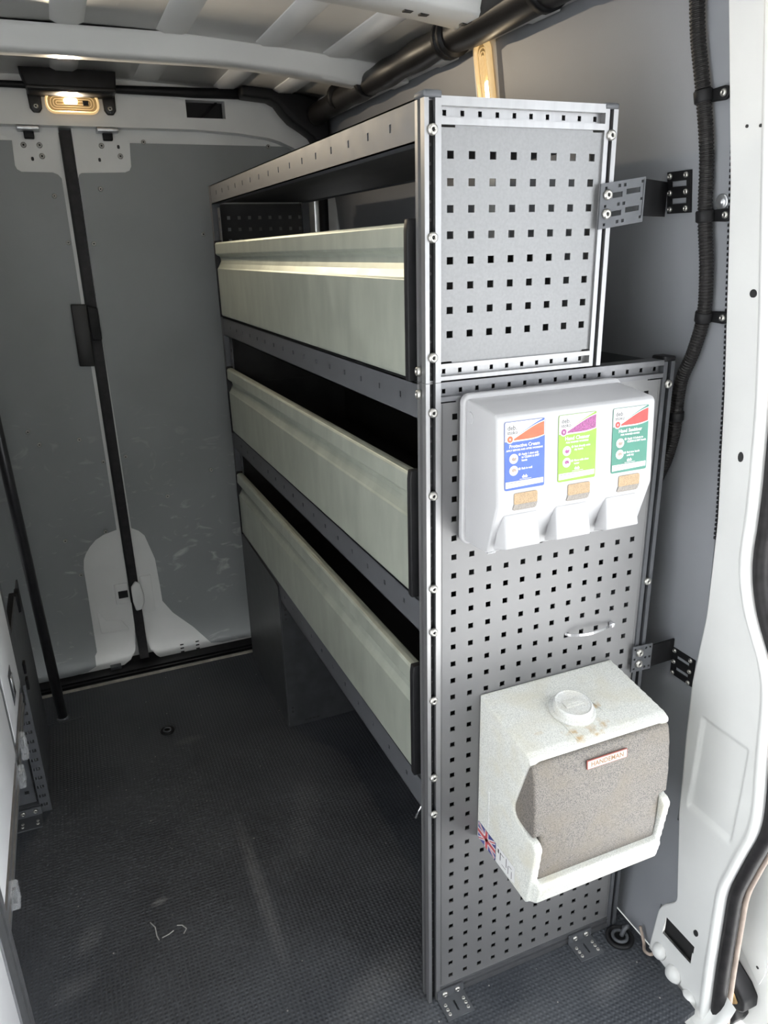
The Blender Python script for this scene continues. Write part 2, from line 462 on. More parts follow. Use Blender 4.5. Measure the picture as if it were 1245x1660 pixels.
# ---- right side wall: body sheet, lining panels on it
def wall_surface(name, y0, y1, z0, z1, off, t, mat, parent=None, side=1, cut=(), nz=24):
    zz = [z0 + (z1 - z0) * k / nz for k in range(nz + 1)]
    def f(u, v, w):
        x = XW(v) + off + w
        return (x if side > 0 else 2 * CX - x, u, v)
    return MB().sheet(y0, y1, z0, z1, list(cut), f, t, vs=zz).build(name, mat, parent)
wr = wall_surface('wall_right', -0.06, 1.56, -0.10, 1.76, 0.006, 0.03, 'paint'); wr['kind'] = 'structure'
lp = wall_surface('lining_panel', -0.120, 0.492, 0.0, 1.664, 0.0, 0.005, 'lining', wr, cut=[(-.120, -.071, 0, .107), (-.120, -.068, .30, 1.664)])
wall_surface('lining_panel', 0.578, 1.49, 0.0, 1.664, 0.0, 0.005, 'lining', wr)
# serrated edging strip on the front edge of the lining
b = MB()
zk = 0.86
while zk < 1.63:
    x = XW(zk); b.box(x - 0.004, x + 0.004, -0.0745, -0.0685, zk, zk + 0.0042); zk += 0.0075
b.build('edging_strip', 'black', wr)['kind'] = 'stuff'
# rear part of the left wall
wl = wall_surface('wall_left', -0.06, 1.56, -0.10, 1.76, 0.006, 0.03, 'paint', side=-1); wl['kind'] = 'structure'
wall_surface('lining_panel', -0.06, 1.49, 0.0, 1.664, 0.0, 0.005, 'lining', wl, side=-1)
wf = box('wall_front', -1.15, .50, -1.44, -1.40, -0.1, 1.80, 'bulkhead'); wf['kind'] = 'structure'
# body above and ahead of the two side door openings
for nm, sg in (('trim_3', 1), ('trim_4', -1)):
    b = MB()
    for y0, y1, z0, z1 in ((-1.40, -0.06, 1.60, 1.78), (-1.40, -1.28, -0.1, 1.60)):
        xa, xb = (XW(1.65), XW(1.65) + .06)
        if sg < 0: xa, xb = 2 * CX - xb, 2 * CX - xa
        b.box(xa, xb, y0, y1, z0, z1)
    b.build(nm, 'paint')['kind'] = 'structure'

# ---- white door pillar with pressed panel, ridge and rubber seal
EDGE = [(-.15, -.085), (-.01, -.071), (.107, -.076), (.15, -.112), (.18, -.105), (.223, -.096), (.318, -.076), (.47, -.063), (.593, -.059), (.72, -.074), (.866, -.077), (1.084, -.076), (1.377, -.075), (1.606, -.060)]
RIDG = [(-.151, -.223), (-.03, -.217), (.083, -.205), (.177, -.198), (.253, -.192), (.328, -.207), (.406, -.226), (.47, -.222), (.524, -.215), (.591, -.209), (.646, -.206), (.685, -.197), (.719, -.181), (.75, -.161), (.79, -.146), (.824, -.138), (.859, -.135), (.958, -.141), (1.077, -.143), (1.22, -.141), (1.372, -.135), (1.606, -.125)]
def smooth_tab(T, z, w=0.022):
    return sum(lerp_tab(T, z + d * w) for d in (-1, -.5, 0, .5, 1)) / 5
b = MB()
nz, nc = 360, 50
rows = []
for i in range(nz + 1):
    z = -0.15 + (1.62 + 0.15) * i / nz
    ya, yb = smooth_tab(EDGE, z, .012), smooth_tab(RIDG, z)
    x = XW(z)
    row = [(x + .012, ya + .004, z), (x - .002, ya + .002, z)]
    for k in range(nc + 1):
        y = ya + (yb + .012 - ya) * k / nc
        dx = -.007
        # shallow pressed panel
        dist = max(abs(y + .139) - .050, abs(z - .444) - .094)
        if z < .56: dx += .0055 * max(0, min(1, -dist / .005))
        row.append((x + dx, y, z))
    row += [(x - .012, yb + .007, z), (x - .014, yb + .002, z), (x - .010, yb - .003, z), (x + .004, yb - .004, z), (x + .03, yb - .002, z), (x + .06, yb + .006, z)]
    rows.append(row)
n = len(rows[0])
V = [p for r_ in rows for p in r_]
F = []
for i in range(nz):
    zc = rows[i][0][2] + .0025
    for k in range(n - 1):
        yc = (rows[i][k][1] + rows[i][k + 1][1]) / 2
        lim0, lim1 = .060, .101
        if lim0 < zc < lim1 and -.166 < yc < -.094 and 2 <= k < nc + 2: continue
        F.append((i * n + k, i * n + k + 1, (i + 1) * n + k + 1, (i + 1) * n + k))
pil = mesh('trim_5', V, F, 'paint', smooth=True); pil['kind'] = 'structure'
# dark pocket behind the slot, small holes
MB().box(XW(.08) + .004, XW(.08) + .035, -.172, -.088, .05, .108).build('slot_pocket', 'socket', pil)
for (y, z, rr, hh) in ((-.120, 1.24, .0055, 1.0), (-.113, 1.008, .0045, 1.7), (-.098, 1.443, .002, 1), (-.119, 1.441, .002, 1), (-.163, .13, .005, 1.3)):
    x = XW(z) - .0085
    pts = [(y + rr * math.cos(2 * math.pi * k / 14), z + hh * rr * math.sin(2 * math.pi * k / 14)) for k in range(14)]
    prism('hole', pts, 0, x, x + .002, 'socket', pil)
for y, z, r_ in ((-.098, .020, .016), (-.138, .006, .018), (-.180, -.008, .017)):
    MB().lathe([(r_, 0), (r_ * .93, .004), (r_ * .72, .0085), (r_ * .4, .0115), (0, .0125)], (XW(z) - .008, y, z), axis=(-1, 0, .35), n=22).build('pressed_bump', 'paint', pil, smooth=True)
# rubber seal round the opening
sp_ = [(XW(-.15 + 1.77 * i / 110) + .012, smooth_tab(RIDG, -.15 + 1.77 * i / 110) - .012, -.15 + 1.77 * i / 110) for i in range(111)]
sl = MB().tube(sp_, .0118, n=12).build('trim_6', 'seal', smooth=True); sl['kind'] = 'structure'
MB().tube([(p[0] + .013, p[1] - .011, p[2]) for p in sp_], .0048, n=8).build('worn_lip', 'tan', sl, smooth=True)
# pressed sill between the mat and the pillar
b = MB()
nu, nv = 40, 10
VV = []
for i in range(nu + 1):
    y = -.065 - .19 * i / nu
    for j in range(nv + 1):
        t = j / nv
        x = lerp_tab([(-.26, .418), (-.204, .428), (-.07, .447)], y) + .052 * t
        bump_ = .010 * max(0, math.sin((y + .065) / -.055 * 2 * math.pi)) * math.sin(math.pi * t)
        VV.append((x, y, -.020 + .062 * t ** 1.6 + bump_))
b.add(VV, [(i * (nv + 1) + j, i * (nv + 1) + j + 1, (i + 1) * (nv + 1) + j + 1, (i + 1) * (nv + 1) + j) for i in range(nu) for j in range(nv)])
b.build('trim_7', 'paint', smooth=True)['kind'] = 'structure'
b = MB().box(.36, .45, -1.38, -.205, -.10, -.02).box(-1.16, -1.12, -1.38, -.06, -.10, -.005)
b.build('trim_8', 'paint')['kind'] = 'structure'

# ---- rear wall: door frame, header, two doors
b = MB()
b.sheet(-1.13, .42, 1.634, 1.75, [(-.018, .092, 1.664, 1.709)], lambda u, v, w: (u, 1.505 + w, v), .05)
b.box(-1.13, .42, 1.505, 1.60, 1.75, 1.80).box(-1.13, .42, 1.56, 1.64, 1.64, 1.80)
arch = [(.42, 1.634), (.42, -.1), (.365, -.1), (.365, 1.42), (.362, 1.48), (.350, 1.53), (.328, 1.56), (.291, 1.592), (.25, 1.608), (.216, 1.617), (.123, 1.628), (0, 1.634)]
b.prism(arch, 1, 1.505, 1.56)
b.prism([(2 * CX - x, z) for x, z in arch][::-1], 1, 1.505, 1.56)
b.box(-1.13, .44, 1.60, 1.64, -.12, 1.64)
hd = b.build('wall_rear', 'paint'); hd['kind'] = 'structure'
box('access_pocket', -.02, .094, 1.545, 1.60, 1.66, 1.712, 'black', hd)
MB().tube([(.02, 1.535, 1.664), (.04, 1.53, 1.68), (.06, 1.53, 1.70), (.075, 1.535, 1.709)], .003, n=8).build('pocket_wire', 'black', hd, smooth=True)

LOUT = [(-.372, .461), (-.413, .451), (-.44, .437), (-.461, .416), (-.476, .395), (-.485, .375), (-.490, .341), (-.491, .243), (-.493, .125), (-.494, .038), (-.502, .025), (-.504, -.015), (-.532, -.029), (-.578, -.033), (-.99, -.03)]
LIN = [(-.3625, .498), (-.3605, .259), (-.362, .108), (-.370, .017), (-.391, -.02), (-.429, -.044), (-.521, -.049), (-1.0, -.045)]
RIN = [(-.331, .492), (-.333, .281), (-.352, .257), (-.355, .226), (-.350, .169), (-.335, .161), (-.333, .053), (-.324, .01), (-.305, -.025), (-.282, -.047), (-.226, -.057), (-.138, -.044), (-.076, -.042), (.36, -.045)]
ROUT = [(-.326, .459), (-.305, .446), (-.289, .427), (-.266, .338), (-.262, .239), (-.261, .18), (-.232, .129), (-.17, .059), (-.115, -.018), (-.075, -.026), (.345, -.026)]
TL = [(-.372, 1.507), (-.380, 1.517), (-.393, 1.522), (-.471, 1.523), (-.481, 1.529), (-.485, 1.539), (-.482, 1.630)]
TR = [(-.329, 1.507), (-.325, 1.517), (-.318, 1.521), (-.201, 1.524), (-.188, 1.529), (-.182, 1.540), (-.178, 1.630)]
d1 = prism('door_1', [(-1.02, 1.64), (-.361, 1.64)] + LIN[0:1] + LIN[1:] + [(-1.02, -.045)], 1, 1.55, 1.60, 'paint'); d1['kind'] = 'structure'
d2 = prism('door_2', [(.36, 1.64), (-.329, 1.64)] + RIN, 1, 1.55, 1.60, 'paint'); d2['kind'] = 'structure'
d1['label'] = 'left rear door with grey lining and white latch panel'
d2['label'] = 'right rear door with grey lining and white latch panel'
prism('lining_panel', [(-1.01, 1.60), (-.482, 1.60)] + TL[::-1][1:] + LOUT + [(-1.01, -.03)], 1, 1.544, 1.5505, 'doorlining', d1)
prism('lining_panel', [(.34, 1.60), (-.178, 1.60)] + TR[::-1][1:] + ROUT + [(.345, -.026)], 1, 1.544, 1.5505, 'doorlining', d2)
box('door_seal', -.3605, -.331, 1.538, 1.59, -.02, 1.628, 'seal', d2)
box('seal_lip', -.3625, -.356, 1.532, 1.54, .2, 1.62, 'black', d2)
# latch pressings
prism('latch_recess', rrect(-.386, .232, .045, .075, .006), 1, 1.546, 1.551, 'paint', d1, bevel=.002)
box('latch_striker', -.398, -.368, 1.538, 1.548, .220, .243, 'black', d1)
prism('latch_bulge', [(-.350, .165), (-.356, .20), (-.358, .225), (-.355, .255), (-.340, .275), (-.325, .262), (-.318, .225), (-.320, .19), (-.331, .168)], 1, 1.530, 1.551, 'paint', d2, bevel=.006, seg=3)
prism('latch_cover', rrect(-.305, .215, .036, .135, .004), 1, 1.5475, 1.551, 'paint', d2, bevel=.001)
prism('pressing', [(-.475, .20), (-.47, .10), (-.38, .095), (-.40, .135), (-.45, .145)], 1, 1.5475, 1.551, 'paint', d1, bevel=.002)
box('bottom_catch', -.46, -.425, 1.528, 1.552, -.052, -.025, 'rack', d1)
box('bottom_catch', -.215, -.165, 1.528, 1.552, -.06, -.042, 'black', d2)
for x in (-.222, -.168):
    for k in range(3): box('vent_slit', x, x + .012, 1.5485, 1.5505, -.034 + k * .014, -.030 + k * .014, 'black', d2)
prism('edge_handle', [(-.402, 1.171), (-.359, 1.169), (-.361, .991), (-.404, .994)], 1, 1.520, 1.548, 'blackgloss', d1, bevel=.003)
prism('edge_guard', [(-.358, 1.166), (-.330, 1.157), (-.330, 1.066), (-.357, 1.066)], 1, 1.522, 1.54, 'black', d2, bevel=.002)
for (x, z) in ((-.398, 1.462), (-.381, 1.339), (-.577, .81), (-.439, .77), (-.38, .691), (-.552, .768), (-.406, .46), (-.529, .45), (-.501, .326)):
    screw(d1, (x, 1.544, z), (0, -1, 0), 0.95)
for (x, z) in ((-.274, 1.48), (-.313, 1.335), (-.141, 1.603), (.222, 1.599), (.002, 1.355), (-.312, .699), (-.20, .55), (-.05, .62)):
    screw(d2, (x, 1.544, z), (0, -1, 0), 0.95)
for (x, z) in ((-.455, 1.590), (-.415, 1.590), (-.413, 1.563)): screw(d1, (x, 1.55, z), (0, -1, 0), 1.1)
for (x, z) in ((-.255, 1.592), (-.208, 1.566)): screw(d2, (x, 1.55, z), (0, -1, 0), 1.1)
for d, x, z in ((d1, -.438, 1.556), (d2, -.265, 1.556), (d2, -.210, 1.590)):
    prism('hole', rrect(x, z, .007, .010, .003), 1, 1.5495, 1.5505, 'socket', d)
for d, x in ((d1, -.437), (d2, -.236)):
    box('top_catch', x - .013, x + .013, 1.532, 1.552, 1.604, 1.628, 'black', d, bevel=.003)
    box('catch_plate', x - .028, x + .028, 1.50, 1.552, 1.622, 1.632, 'silver', d, bevel=.002)

# ---- roof skin, ribs, cross members
def ZR(x): return 1.752 - .040 * ((x - CX) / .72) ** 2
b = MB()
xs = [-1.15 + 1.58 * i / 40 for i in range(41)]
b.sheet(-1.15, .43, -1.44, 1.62, [], lambda u, v, w: (u, v, ZR(u) + w), .01, us=xs)
ceil = b.build('ceiling', 'roofpaint', smooth=True); ceil['kind'] = 'structure'
def rib(x, w, y0, y1, h=.007):
    pf = [(-w / 2, 0), (-w * .28, -h), (w * .28, -h), (w / 2, 0), (w / 2, .004), (-w / 2, .004)]
    z = ZR(x)
    MB().prism([(x + a, z + c + .001) for a, c in pf], 1, y0, y1).build('roof_rib', 'roofpaint', ceil, bevel=.004)
for x in (-.62, -.33, -.122, .090, .245):
    rib(x, .070, 1.06, 1.46); rib(x, .070, .52, .965); rib(x, .070, -1.2, .35)
def beam(yf, yb, zt0):
    """cross member: sloped front face, follows the roof and drops at its ends"""
    b = MB(); P = []
    xs = [-1.10 + 1.45 * i / 36 for i in range(37)]
    for x in xs:
        d = -.034 * max(0, (abs(x - CX) - .30) / .40) ** 1.5
        P.append([(x, yf - .012, zt0 + .046 + d), (x, yf, zt0 + .040 + d), (x, yf + .002, zt0 + .006 + d), (x, yf + .010, zt0 + d), (x, yb - .008, zt0 + d), (x, yb, zt0 + .006 + d), (x, yb, zt0 + .058 + d)])
    n = 7
    b.add([p for r_ in P for p in r_], [(i * n + k, (i + 1) * n + k, (i + 1) * n + k + 1, i * n + k + 1) for i in range(36) for k in range(n - 1)])
    o = b.build('roof_cross_member', 'paint', ceil, smooth=True)
    return o
bm1 = beam(.985, 1.06, 1.702)
beam(.40, .50, 1.700)
beam(-.45, -.35, 1.700)
for x in (.19, .22, .30): box('hole', x - .008, x + .008, .45, .462, 1.6985 - .034 * max(0, (abs(x - CX) - .30) / .40) ** 1.5, 1.703 - .034 * max(0, (abs(x - CX) - .30) / .40) ** 1.5, 'socket', ceil)
# white cant rail between the wall and roof
b = MB()
b.prism([(.372, 1.664), (.40, 1.664), (.40, 1.80), (.36, 1.80), (.352, 1.72)], 1, .06, 1.52)
b.build('trim_9', 'paint')['kind'] = 'structure'
b = MB()
b.prism([(2 * CX - x, z) for x, z in [(.372, 1.664), (.40, 1.664), (.40, 1.80), (.36, 1.80), (.352, 1.72)]][::-1], 1, -.06, 1.52)
b.build('trim_10', 'paint')['kind'] = 'structure'
for (y0, y1) in ((.62, .70), (.86, .94), (.28, .36)):
    box('rail_clip', .352, .378, y0, y1, 1.656, 1.676, 'paint', wr, bevel=.003)

# ================================================================== THE RACK
rack = thing('shelving_rack', 'tall dark grey metal shelving rack with perforated end panels and three aluminium drawers', 'shelving rack', (.2, .69, 0))
PY = .0265
def post(x0, x1, z0, z1, sl0, sl1, y0=0.0, side=True, mat='alu'):
    """slotted extrusion: front slot between sl0 and sl1, second slot in the left face"""
    d = .010
    if side:
        poly = [(x0, y0), (sl0, y0), (sl0, y0 + d), (sl1, y0 + d), (sl1, y0), (x1, y0), (x1, y0 + PY), (x0, y0 + PY), (x0, y0 + .019), (x0 + .007, y0 + .019), (x0 + .007, y0 + .011), (x0, y0 + .011)]
        # keep a wall between the two slots
        poly[2] = (sl0, y0 + .008); poly[3] = (sl1, y0 + .008)
        poly[9] = (x0 + .005, y0 + .019); poly[10] = (x0 + .005, y0 + .011)
    else:
        poly = [(x0, y0), (sl0, y0), (sl0, y0 + d), (sl1, y0 + d), (sl1, y0), (x1, y0), (x1, y0 + PY), (x0, y0 + PY)]
    o = prism('post', poly, 2, z0, z1, mat, rack)
    b = MB(); b.box(sl0 + .0002, sl1 - .0002, y0 + .0068, y0 + .0078, z0 + .002, z1 - .002)  # black strip paints the shade at the bottom of the slot
    return o, b.build('slot_shade', 'black', o)
pA, iA = post(0, .0225, 0, 1.1385, .006, .0145)
pB, iB = post(0, .0225, 1.1392, 1.475, .006, .0145)
pC, iC = post(.2607, .281, 1.1412, 1.472, .2675, .2738, side=False)
pD, iD = post(.4005, .4215, 0, 1.136, .4075, .4145, side=False, mat='rack')  # dark rack steel puts the shade on this post into its colour
for p, z0, z1 in ((pA, .02, 1.13), (pB, 1.15, 1.46)):        # row of punched holes at the bottom of the slot
    b = MB(); z = z0
    while z < z1: b.lathe([(.0022, 0), (.0018, .0006), (0, .0007)], (.0102, .0068, z), axis=(0, -1, 0), n=8); z += .0212
    b.build('slot_hole', 'socket', p)['kind'] = 'stuff'
    b = MB(); z = z0
    while z < z1: b.lathe([(.0022, 0), (.0018, .0006), (0, .0007)], (.0051, .015, z), axis=(-1, 0, 0), n=8); z += .0212
    b.build('slot_hole', 'silver', p)['kind'] = 'stuff'
box('post_cap', -.0012, .0237, -.0012, .028, 1.475, 1.4835, 'rack', pB, bevel=.003)
box('post_cap', .2595, .2822, -.0012, .028, 1.472, 1.4795, 'rack', pC, bevel=.003)
box('post_cap', .3995, .4228, -.0012, .028, 1.136, 1.144, 'black', pD, bevel=.003)
# far posts, dark steel colour stands in for the shade of facing away
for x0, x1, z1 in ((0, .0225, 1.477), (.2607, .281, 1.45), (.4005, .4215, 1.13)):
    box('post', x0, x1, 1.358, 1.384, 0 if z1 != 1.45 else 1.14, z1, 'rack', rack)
# perforated inner flanges of the far left post
b = MB(); b.sheet(1.322, 1.358, .05, 1.42, [sq(1.340, .10 + .03 * k, .009) for k in range(44)], lambda u, v, w: (.014 + w, u, v), .0015)
b.build('post_flange', 'rack', rack)
b = MB(); b.sheet(.0265, .036, .43, 1.42, [sq(.0312, .46 + .03 * k, .005, .009) for k in range(32)], lambda u, v, w: (.012 + w, u, v), .0015)
b.build('post_flange', 'rack', rack)

def bar(x0, x1, zs, holes, zh, mat='alu'):
    """crossbar: two flanges with a recessed punched web between them; zs = z of flange edges"""
    z0, z1, z2, z3 = zs
    b = MB().box(x0, x1, 0, PY, z0, z1).box(x0, x1, 0, PY, z2, z3)
    xs = [x0 + .009 + (x1 - x0 - .018) * (k + .0) / (holes - 1) for k in range(holes)]
    b.sheet(x0, x1, z1, z2, [sq(x, (z1 + z2) / 2 + zh, .0052, .0062) for x in xs], lambda u, v, w: (u, .0100 + w, v), .002)
    b.box(x0, x1, .020, PY, z1, z2)
    return b.build('crossbar', mat, rack)
bar(.0225, .2607, (1.4470, 1.4545, 1.4672, 1.4775), 10, 0)
bar(.0225, .2607, (1.1412, 1.1465, 1.1572, 1.1632), 10, 0)
bar(.0225, .4005, (1.1125, 1.1190, 1.1310, 1.1388), 15, 0, 'aludark')
b = MB().box(.0225, .4005, 0, PY, .0, .012).box(.0225, .4005, .004, PY, .012, .018).box(.0225, .4005, .001, PY, .018, .0255)
b.build('crossbar', 'aludark', rack)

hs = [sq(.0368 + .02985 * i, 1.4146 - .0306 * j, .0092, .0090) for i in range(8) for j in range(8)]
hs += [(.0225, .043, 1.4445, 1.447), (.245, .2607, 1.4445, 1.447), (.0225, .040, 1.1632, 1.1655), (.249, .2607, 1.1632, 1.1655)]
b = MB().sheet(.0225, .2607, 1.1632, 1.447, hs, lambda u, v, w: (u, .0035 + w, v), .0018)
pu = b.build('perforated_panel', 'zinc', rack, label='small upper panel with eight rows of square holes')
hs = [sq(.0459 + .02984 * i, 1.0898 - .02985 * j, .0086) for i in range(12) for j in range(36)]
hs += [(.0225, .047, 1.1098, 1.1125), (.375, .4005, 1.1098, 1.1125), (.0262, .0266, .03, 1.109), (.3962, .3966, .03, 1.109)]
b = MB().sheet(.0225, .4005, .0255, 1.1125, hs, lambda u, v, w: (u, .0035 + w, v), .0018)
pl = b.build('perforated_panel', 'panelsteel', rack, label='large lower panel covered in square holes')
# far end panels, seen from inside; their shade is put into the dark colour
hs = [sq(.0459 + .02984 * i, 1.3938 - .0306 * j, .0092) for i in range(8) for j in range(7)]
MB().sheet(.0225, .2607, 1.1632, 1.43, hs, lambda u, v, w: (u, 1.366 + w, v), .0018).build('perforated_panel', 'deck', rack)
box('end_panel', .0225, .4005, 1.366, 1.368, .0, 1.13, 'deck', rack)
# dark sheet added behind the lower panel so its holes stay dark
box('dark_backing', .0225, .4005, .02, .0215, .03, .42, 'deck', rack)

def shelf(z0, z1, dz, slots, xback, deckz, ss=.006, sh=.010):
    L0, L1 = .0268, 1.358
    f = lambda u, v, w: (.0005 + w, u, v + dz * (u - L0) / (L1 - L0))
    b = MB().sheet(L0, L1, z0, z1, [sq(y, (z0 + z1) / 2 + (.0015), ss, sh) for y in slots], f, .002)
    o = b.build('shelf_beam', 'rack', rack)
    b = MB()
    for zz in (z0, z1 - .002):
        b.sheet(.0005, .022, L0, L1, [], lambda u, v, w: (u, v, zz + w + dz * (v - L0) / (L1 - L0)), .002)
    b.build('beam_flange', 'rack', o)
    MB().sheet(.003, xback, L0, L1, [], lambda u, v, w: (u, v, deckz + w + dz * (v - L0) / (L1 - L0)), .004).build('shelf_deck', 'deck', rack)
    b = MB().sheet(L0, L1, z0, z1, [], lambda u, v, w: (xback + w, u, v + dz * (u - L0) / (L1 - L0)), .002)
    b.build('rear_beam', 'rack', rack)
    return o
shelf(1.4296, 1.4769, 0, [.103 + .0785 * k for k in range(16)], .262, 1.4335)
shelf(1.086, 1.1365, -.012, [.085 + .078 * k for k in range(16)], .398, 1.092, .006, .008)
shelf(.757, .810, -.026, [.085 + .078 * k for k in range(16)], .398, .763, .006, .008)
shelf(.425, .482, -.024, [.085 + .078 * k for k in range(16)], .398, .431, .006, .008)

def drawer(zt, zb, dz, depth, tagtext):
    L0, L1 = .052, 1.345
    root = None
    path = [(.016, zt - .006), (.013, zt - .001), (.006, zt), (-.001, zt - .001), (-.004, zt - .005), (-.0045, zt - .030), (-.002, zt - .034), (.006, zt - .038), (.008, zt - .042),
            (.008, zt - .050), (.005, zt - .058), (-.0005, zt - .068), (-.003, zt - .071), (-.003, zb + .004), (-.001, zb)]
    back = [(x + .003, z - (.0025 if i < 5 else 0)) for i, (x, z) in enumerate(path)]
    poly = path + back[::-1]
    b = MB(); n = len(poly)
    sh_ = lambda y: dz * (y - L0) / (L1 - L0)
    ys = [L0, L1]
    vt = [(x, y, z + sh_(y)) for y in ys for x, z in poly]
    fs = [(k, (k + 1) % n, n + (k + 1) % n, n + k) for k in range(n)] + [tuple(range(n - 1, -1, -1)), tuple(range(n, 2 * n))]
    b.add(vt, fs)
    root = b.build('drawer', 'drawer', rack, label=tagtext)
    md = root.modifiers.new('b', 'BEVEL'); md.width = .001; md.segments = 2; md.limit_method = 'ANGLE'
    # black end caps
    for y0, y1 in ((.040, .053), (1.344, 1.356)):
        cap = [(-.006, zb - .004), (-.006, zt - .058), (-.0058, zt - .01), (-.004, zt + .004), (.02, zt + .004), (.02, zb - .004)]
        s_ = sh_((y0 + y1) / 2)
        MB().prism([(x, z + s_) for x, z in cap], 1, y0, y1).build('end_cap', 'black', root, bevel=.0015)
    # box behind the front; dark deck colour stands in for the shade inside
    b = MB()
    hx = zt - .045
    b.box(.006, depth, L0 + .004, L0 + .006, zb + .002, hx + min(0, dz)).box(.006, depth, L1 - .006, L1 - .004, zb + dz, hx + dz)
    b.add([(.006, L0, zb + .001), (depth, L0, zb + .001), (depth, L1, zb + dz + .001), (.006, L1, zb + dz + .001)], [(0, 1, 2, 3)])
    b.add([(depth, L0, zb), (depth, L1, zb + dz), (depth, L1, hx + dz), (depth, L0, hx)], [(0, 1, 2, 3)])
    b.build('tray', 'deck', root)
    return root
drawer(1.3400, 1.1405, -.010, .24, 'topmost aluminium drawer front with hooked top lip')
drawer(1.0050, .8135, -.026, .36, 'middle aluminium drawer front with hooked top lip')
drawer(.6845, .4855, -.030, .36, 'lowest aluminium drawer front with hooked top lip')

for z in (1.4411, 1.3204, 1.1725, 1.0994, .9819, .8389, .7674, .6481, .5027, .43):
    screw(rack, (.0103, -.0003, z), (0, -1, 0))
screw(rack, (.2712, -.0003, 1.4414), (0, -1, 0))
screw(rack, (.411, -.0003, .7698), (0, -1, 0)); screw(rack, (.411, -.0003, 1.1019), (0, -1, 0))
for z in (1.153, 1.122): screw(rack, (-.0003, .020, z), (-1, 0, 0))
# feet
for x0, lab in ((.0165, None), (.305, None)):
    ft = MB().sheet(x0, x0 + .053, -.045, -.002, [sq(x0 + .0265, -.024, .004, .022)], lambda u, v, w: (u, v, .0005 + w), .003)
    ft.sheet(x0, x0 + .053, .0035, .021, [], lambda u, v, w: (u, -.0005 - w, v), .003)
    ft = ft.build('foot_bracket', 'rack', rack)
    for k in (.014, .040): screw(ft, (x0 + k, -.0035, .013), (0, -1, 0), .85)
    for sx in (.008, .045):
        for y in (-.018, -.027, -.036): screw(ft, (x0 + sx, y, .0035), (0, 0, 1), .5)

# wall brackets
def brace(plate, armz, p0, p1, wy, wz, holes, slots, tilt=0.0):
    """front plate on the post, arm, plate on the wall (wy, wz ranges)"""
    x0, x1, z0, z1 = plate
    root = MB().sheet(x0, x1, z0, z1, slots + holes, lambda u, v, w: (u, -.003 - w - .06 * (u - x0), v + tilt * (u - (x0 + x1) / 2)), .0025).build('wall_bracket', 'rack', rack)
    b = MB()
    (ax, ay), (bx, by) = p0, p1
    b.add([(ax, ay, armz[0]), (bx, by, armz[0]), (bx, by, armz[1]), (ax, ay, armz[1]), (ax, ay + .003, armz[0]), (bx, by + .003, armz[0]), (bx, by + .003, armz[1]), (ax, ay + .003, armz[1])],
          [(0, 1, 2, 3), (7, 6, 5, 4), (0, 4, 5, 1), (1, 5, 6, 2), (2, 6, 7, 3), (3, 7, 4, 0)])
    b.build('bracket_arm', 'black', root)
    zc = (wz[0] + wz[1]) / 2
    ysl = (wy[0] + wy[1]) / 2
    b = MB().sheet(wy[0], wy[1], wz[0], wz[1], [sq(ysl, zc + .0115, .030, .0075), sq(ysl, zc - .0115, .030, .0075)], lambda u, v, w: (XW(v) - .0005 - w, u, v), .003)
    wp = b.build('wall_plate', 'black', root)
    for dz in (-.022, 0, .022):
        for y in (wy[0] + .0085, wy[1] - .006):
            z = zc + dz; screw(root, (XW(z) - .0035, y, z), (-1, 0, -.1), .62)
    return root
br = brace((.257, .327, 1.330, 1.387), (1.342, 1.389), (.324, -.010), (.414, .044), (.000, .046), (1.346, 1.402),
           [sq(.2645 + .001, z, .0035) for z in (1.3805, 1.358, 1.335)] + [sq(x, z, .0042) for x in (.286, .2945) for z in (1.381, 1.358, 1.336)] + [sq(.322, z, .0035) for z in (1.382, 1.36, 1.337)],
           [sq(.2815, 1.370, .020, .0068), sq(.2815, 1.347, .020, .0068), sq(.3085, 1.372, .022, .0068), sq(.3085, 1.349, .022, .0068)], tilt=.13)
screw(br, (.2675, -.0065, 1.369), (0, -1, 0), 1.0); screw(br, (.2675, -.0065, 1.345), (0, -1, 0), 1.0)
br = brace((.391, .431, .600, .650), (.602, .644), (.428, -.006), (.484, -.004), (-.055, -.003), (.575, .627),
           [sq(x, z, .004) for x in (.396, .418, .427) for z in (.606, .625, .644)], [])
screw(br, (.405, -.006, .637), (0, -1, 0), 1.1); screw(br, (.405, -.006, .615), (0, -1, 0), 1.1)

# cable tie tail under the lowest shelf, bright tie on the panel
tag(MB().tube([(.004, .028, .43), (-.002, .03, .418), (-.008, .032, .402)], .0018, n=6).build('cable_tie_tail', 'wire', smooth=True), 'short pale cable tie tail poking down under the lowest shelf', 'cable tie')
ct = thing('cable_tie', 'clear bowed cable tie threaded through the lower perforated panel above the water container', 'cable tie', (.30, 0, .70))
pts = spline([(.253, .006, .7035), (.262, -.006, .7045), (.29, -.014, .7050), (.32, -.010, .7045), (.343, -.002, .7042), (.346, .006, .7042)], 5)
b = MB()
vt = []
for p in pts: vt += [(p.x, p.y, p.z - .0022), (p.x, p.y, p.z + .0022), (p.x, p.y + .0012, p.z + .0022), (p.x, p.y + .0012, p.z - .0022)]
b.add(vt, [(4 * i + k, 4 * i + (k + 1) % 4, 4 * i + 4 + (k + 1) % 4, 4 * i + 4 + k) for i in range(len(pts) - 1) for k in range(4)] + [(0, 1, 2, 3), tuple(4 * (len(pts) - 1) + k for k in (3, 2, 1, 0))])
b.build('strap', 'wire', ct)
box('tie_head', .340, .347, -.006, .003, .700, .708, 'wire', ct, bevel=.001)

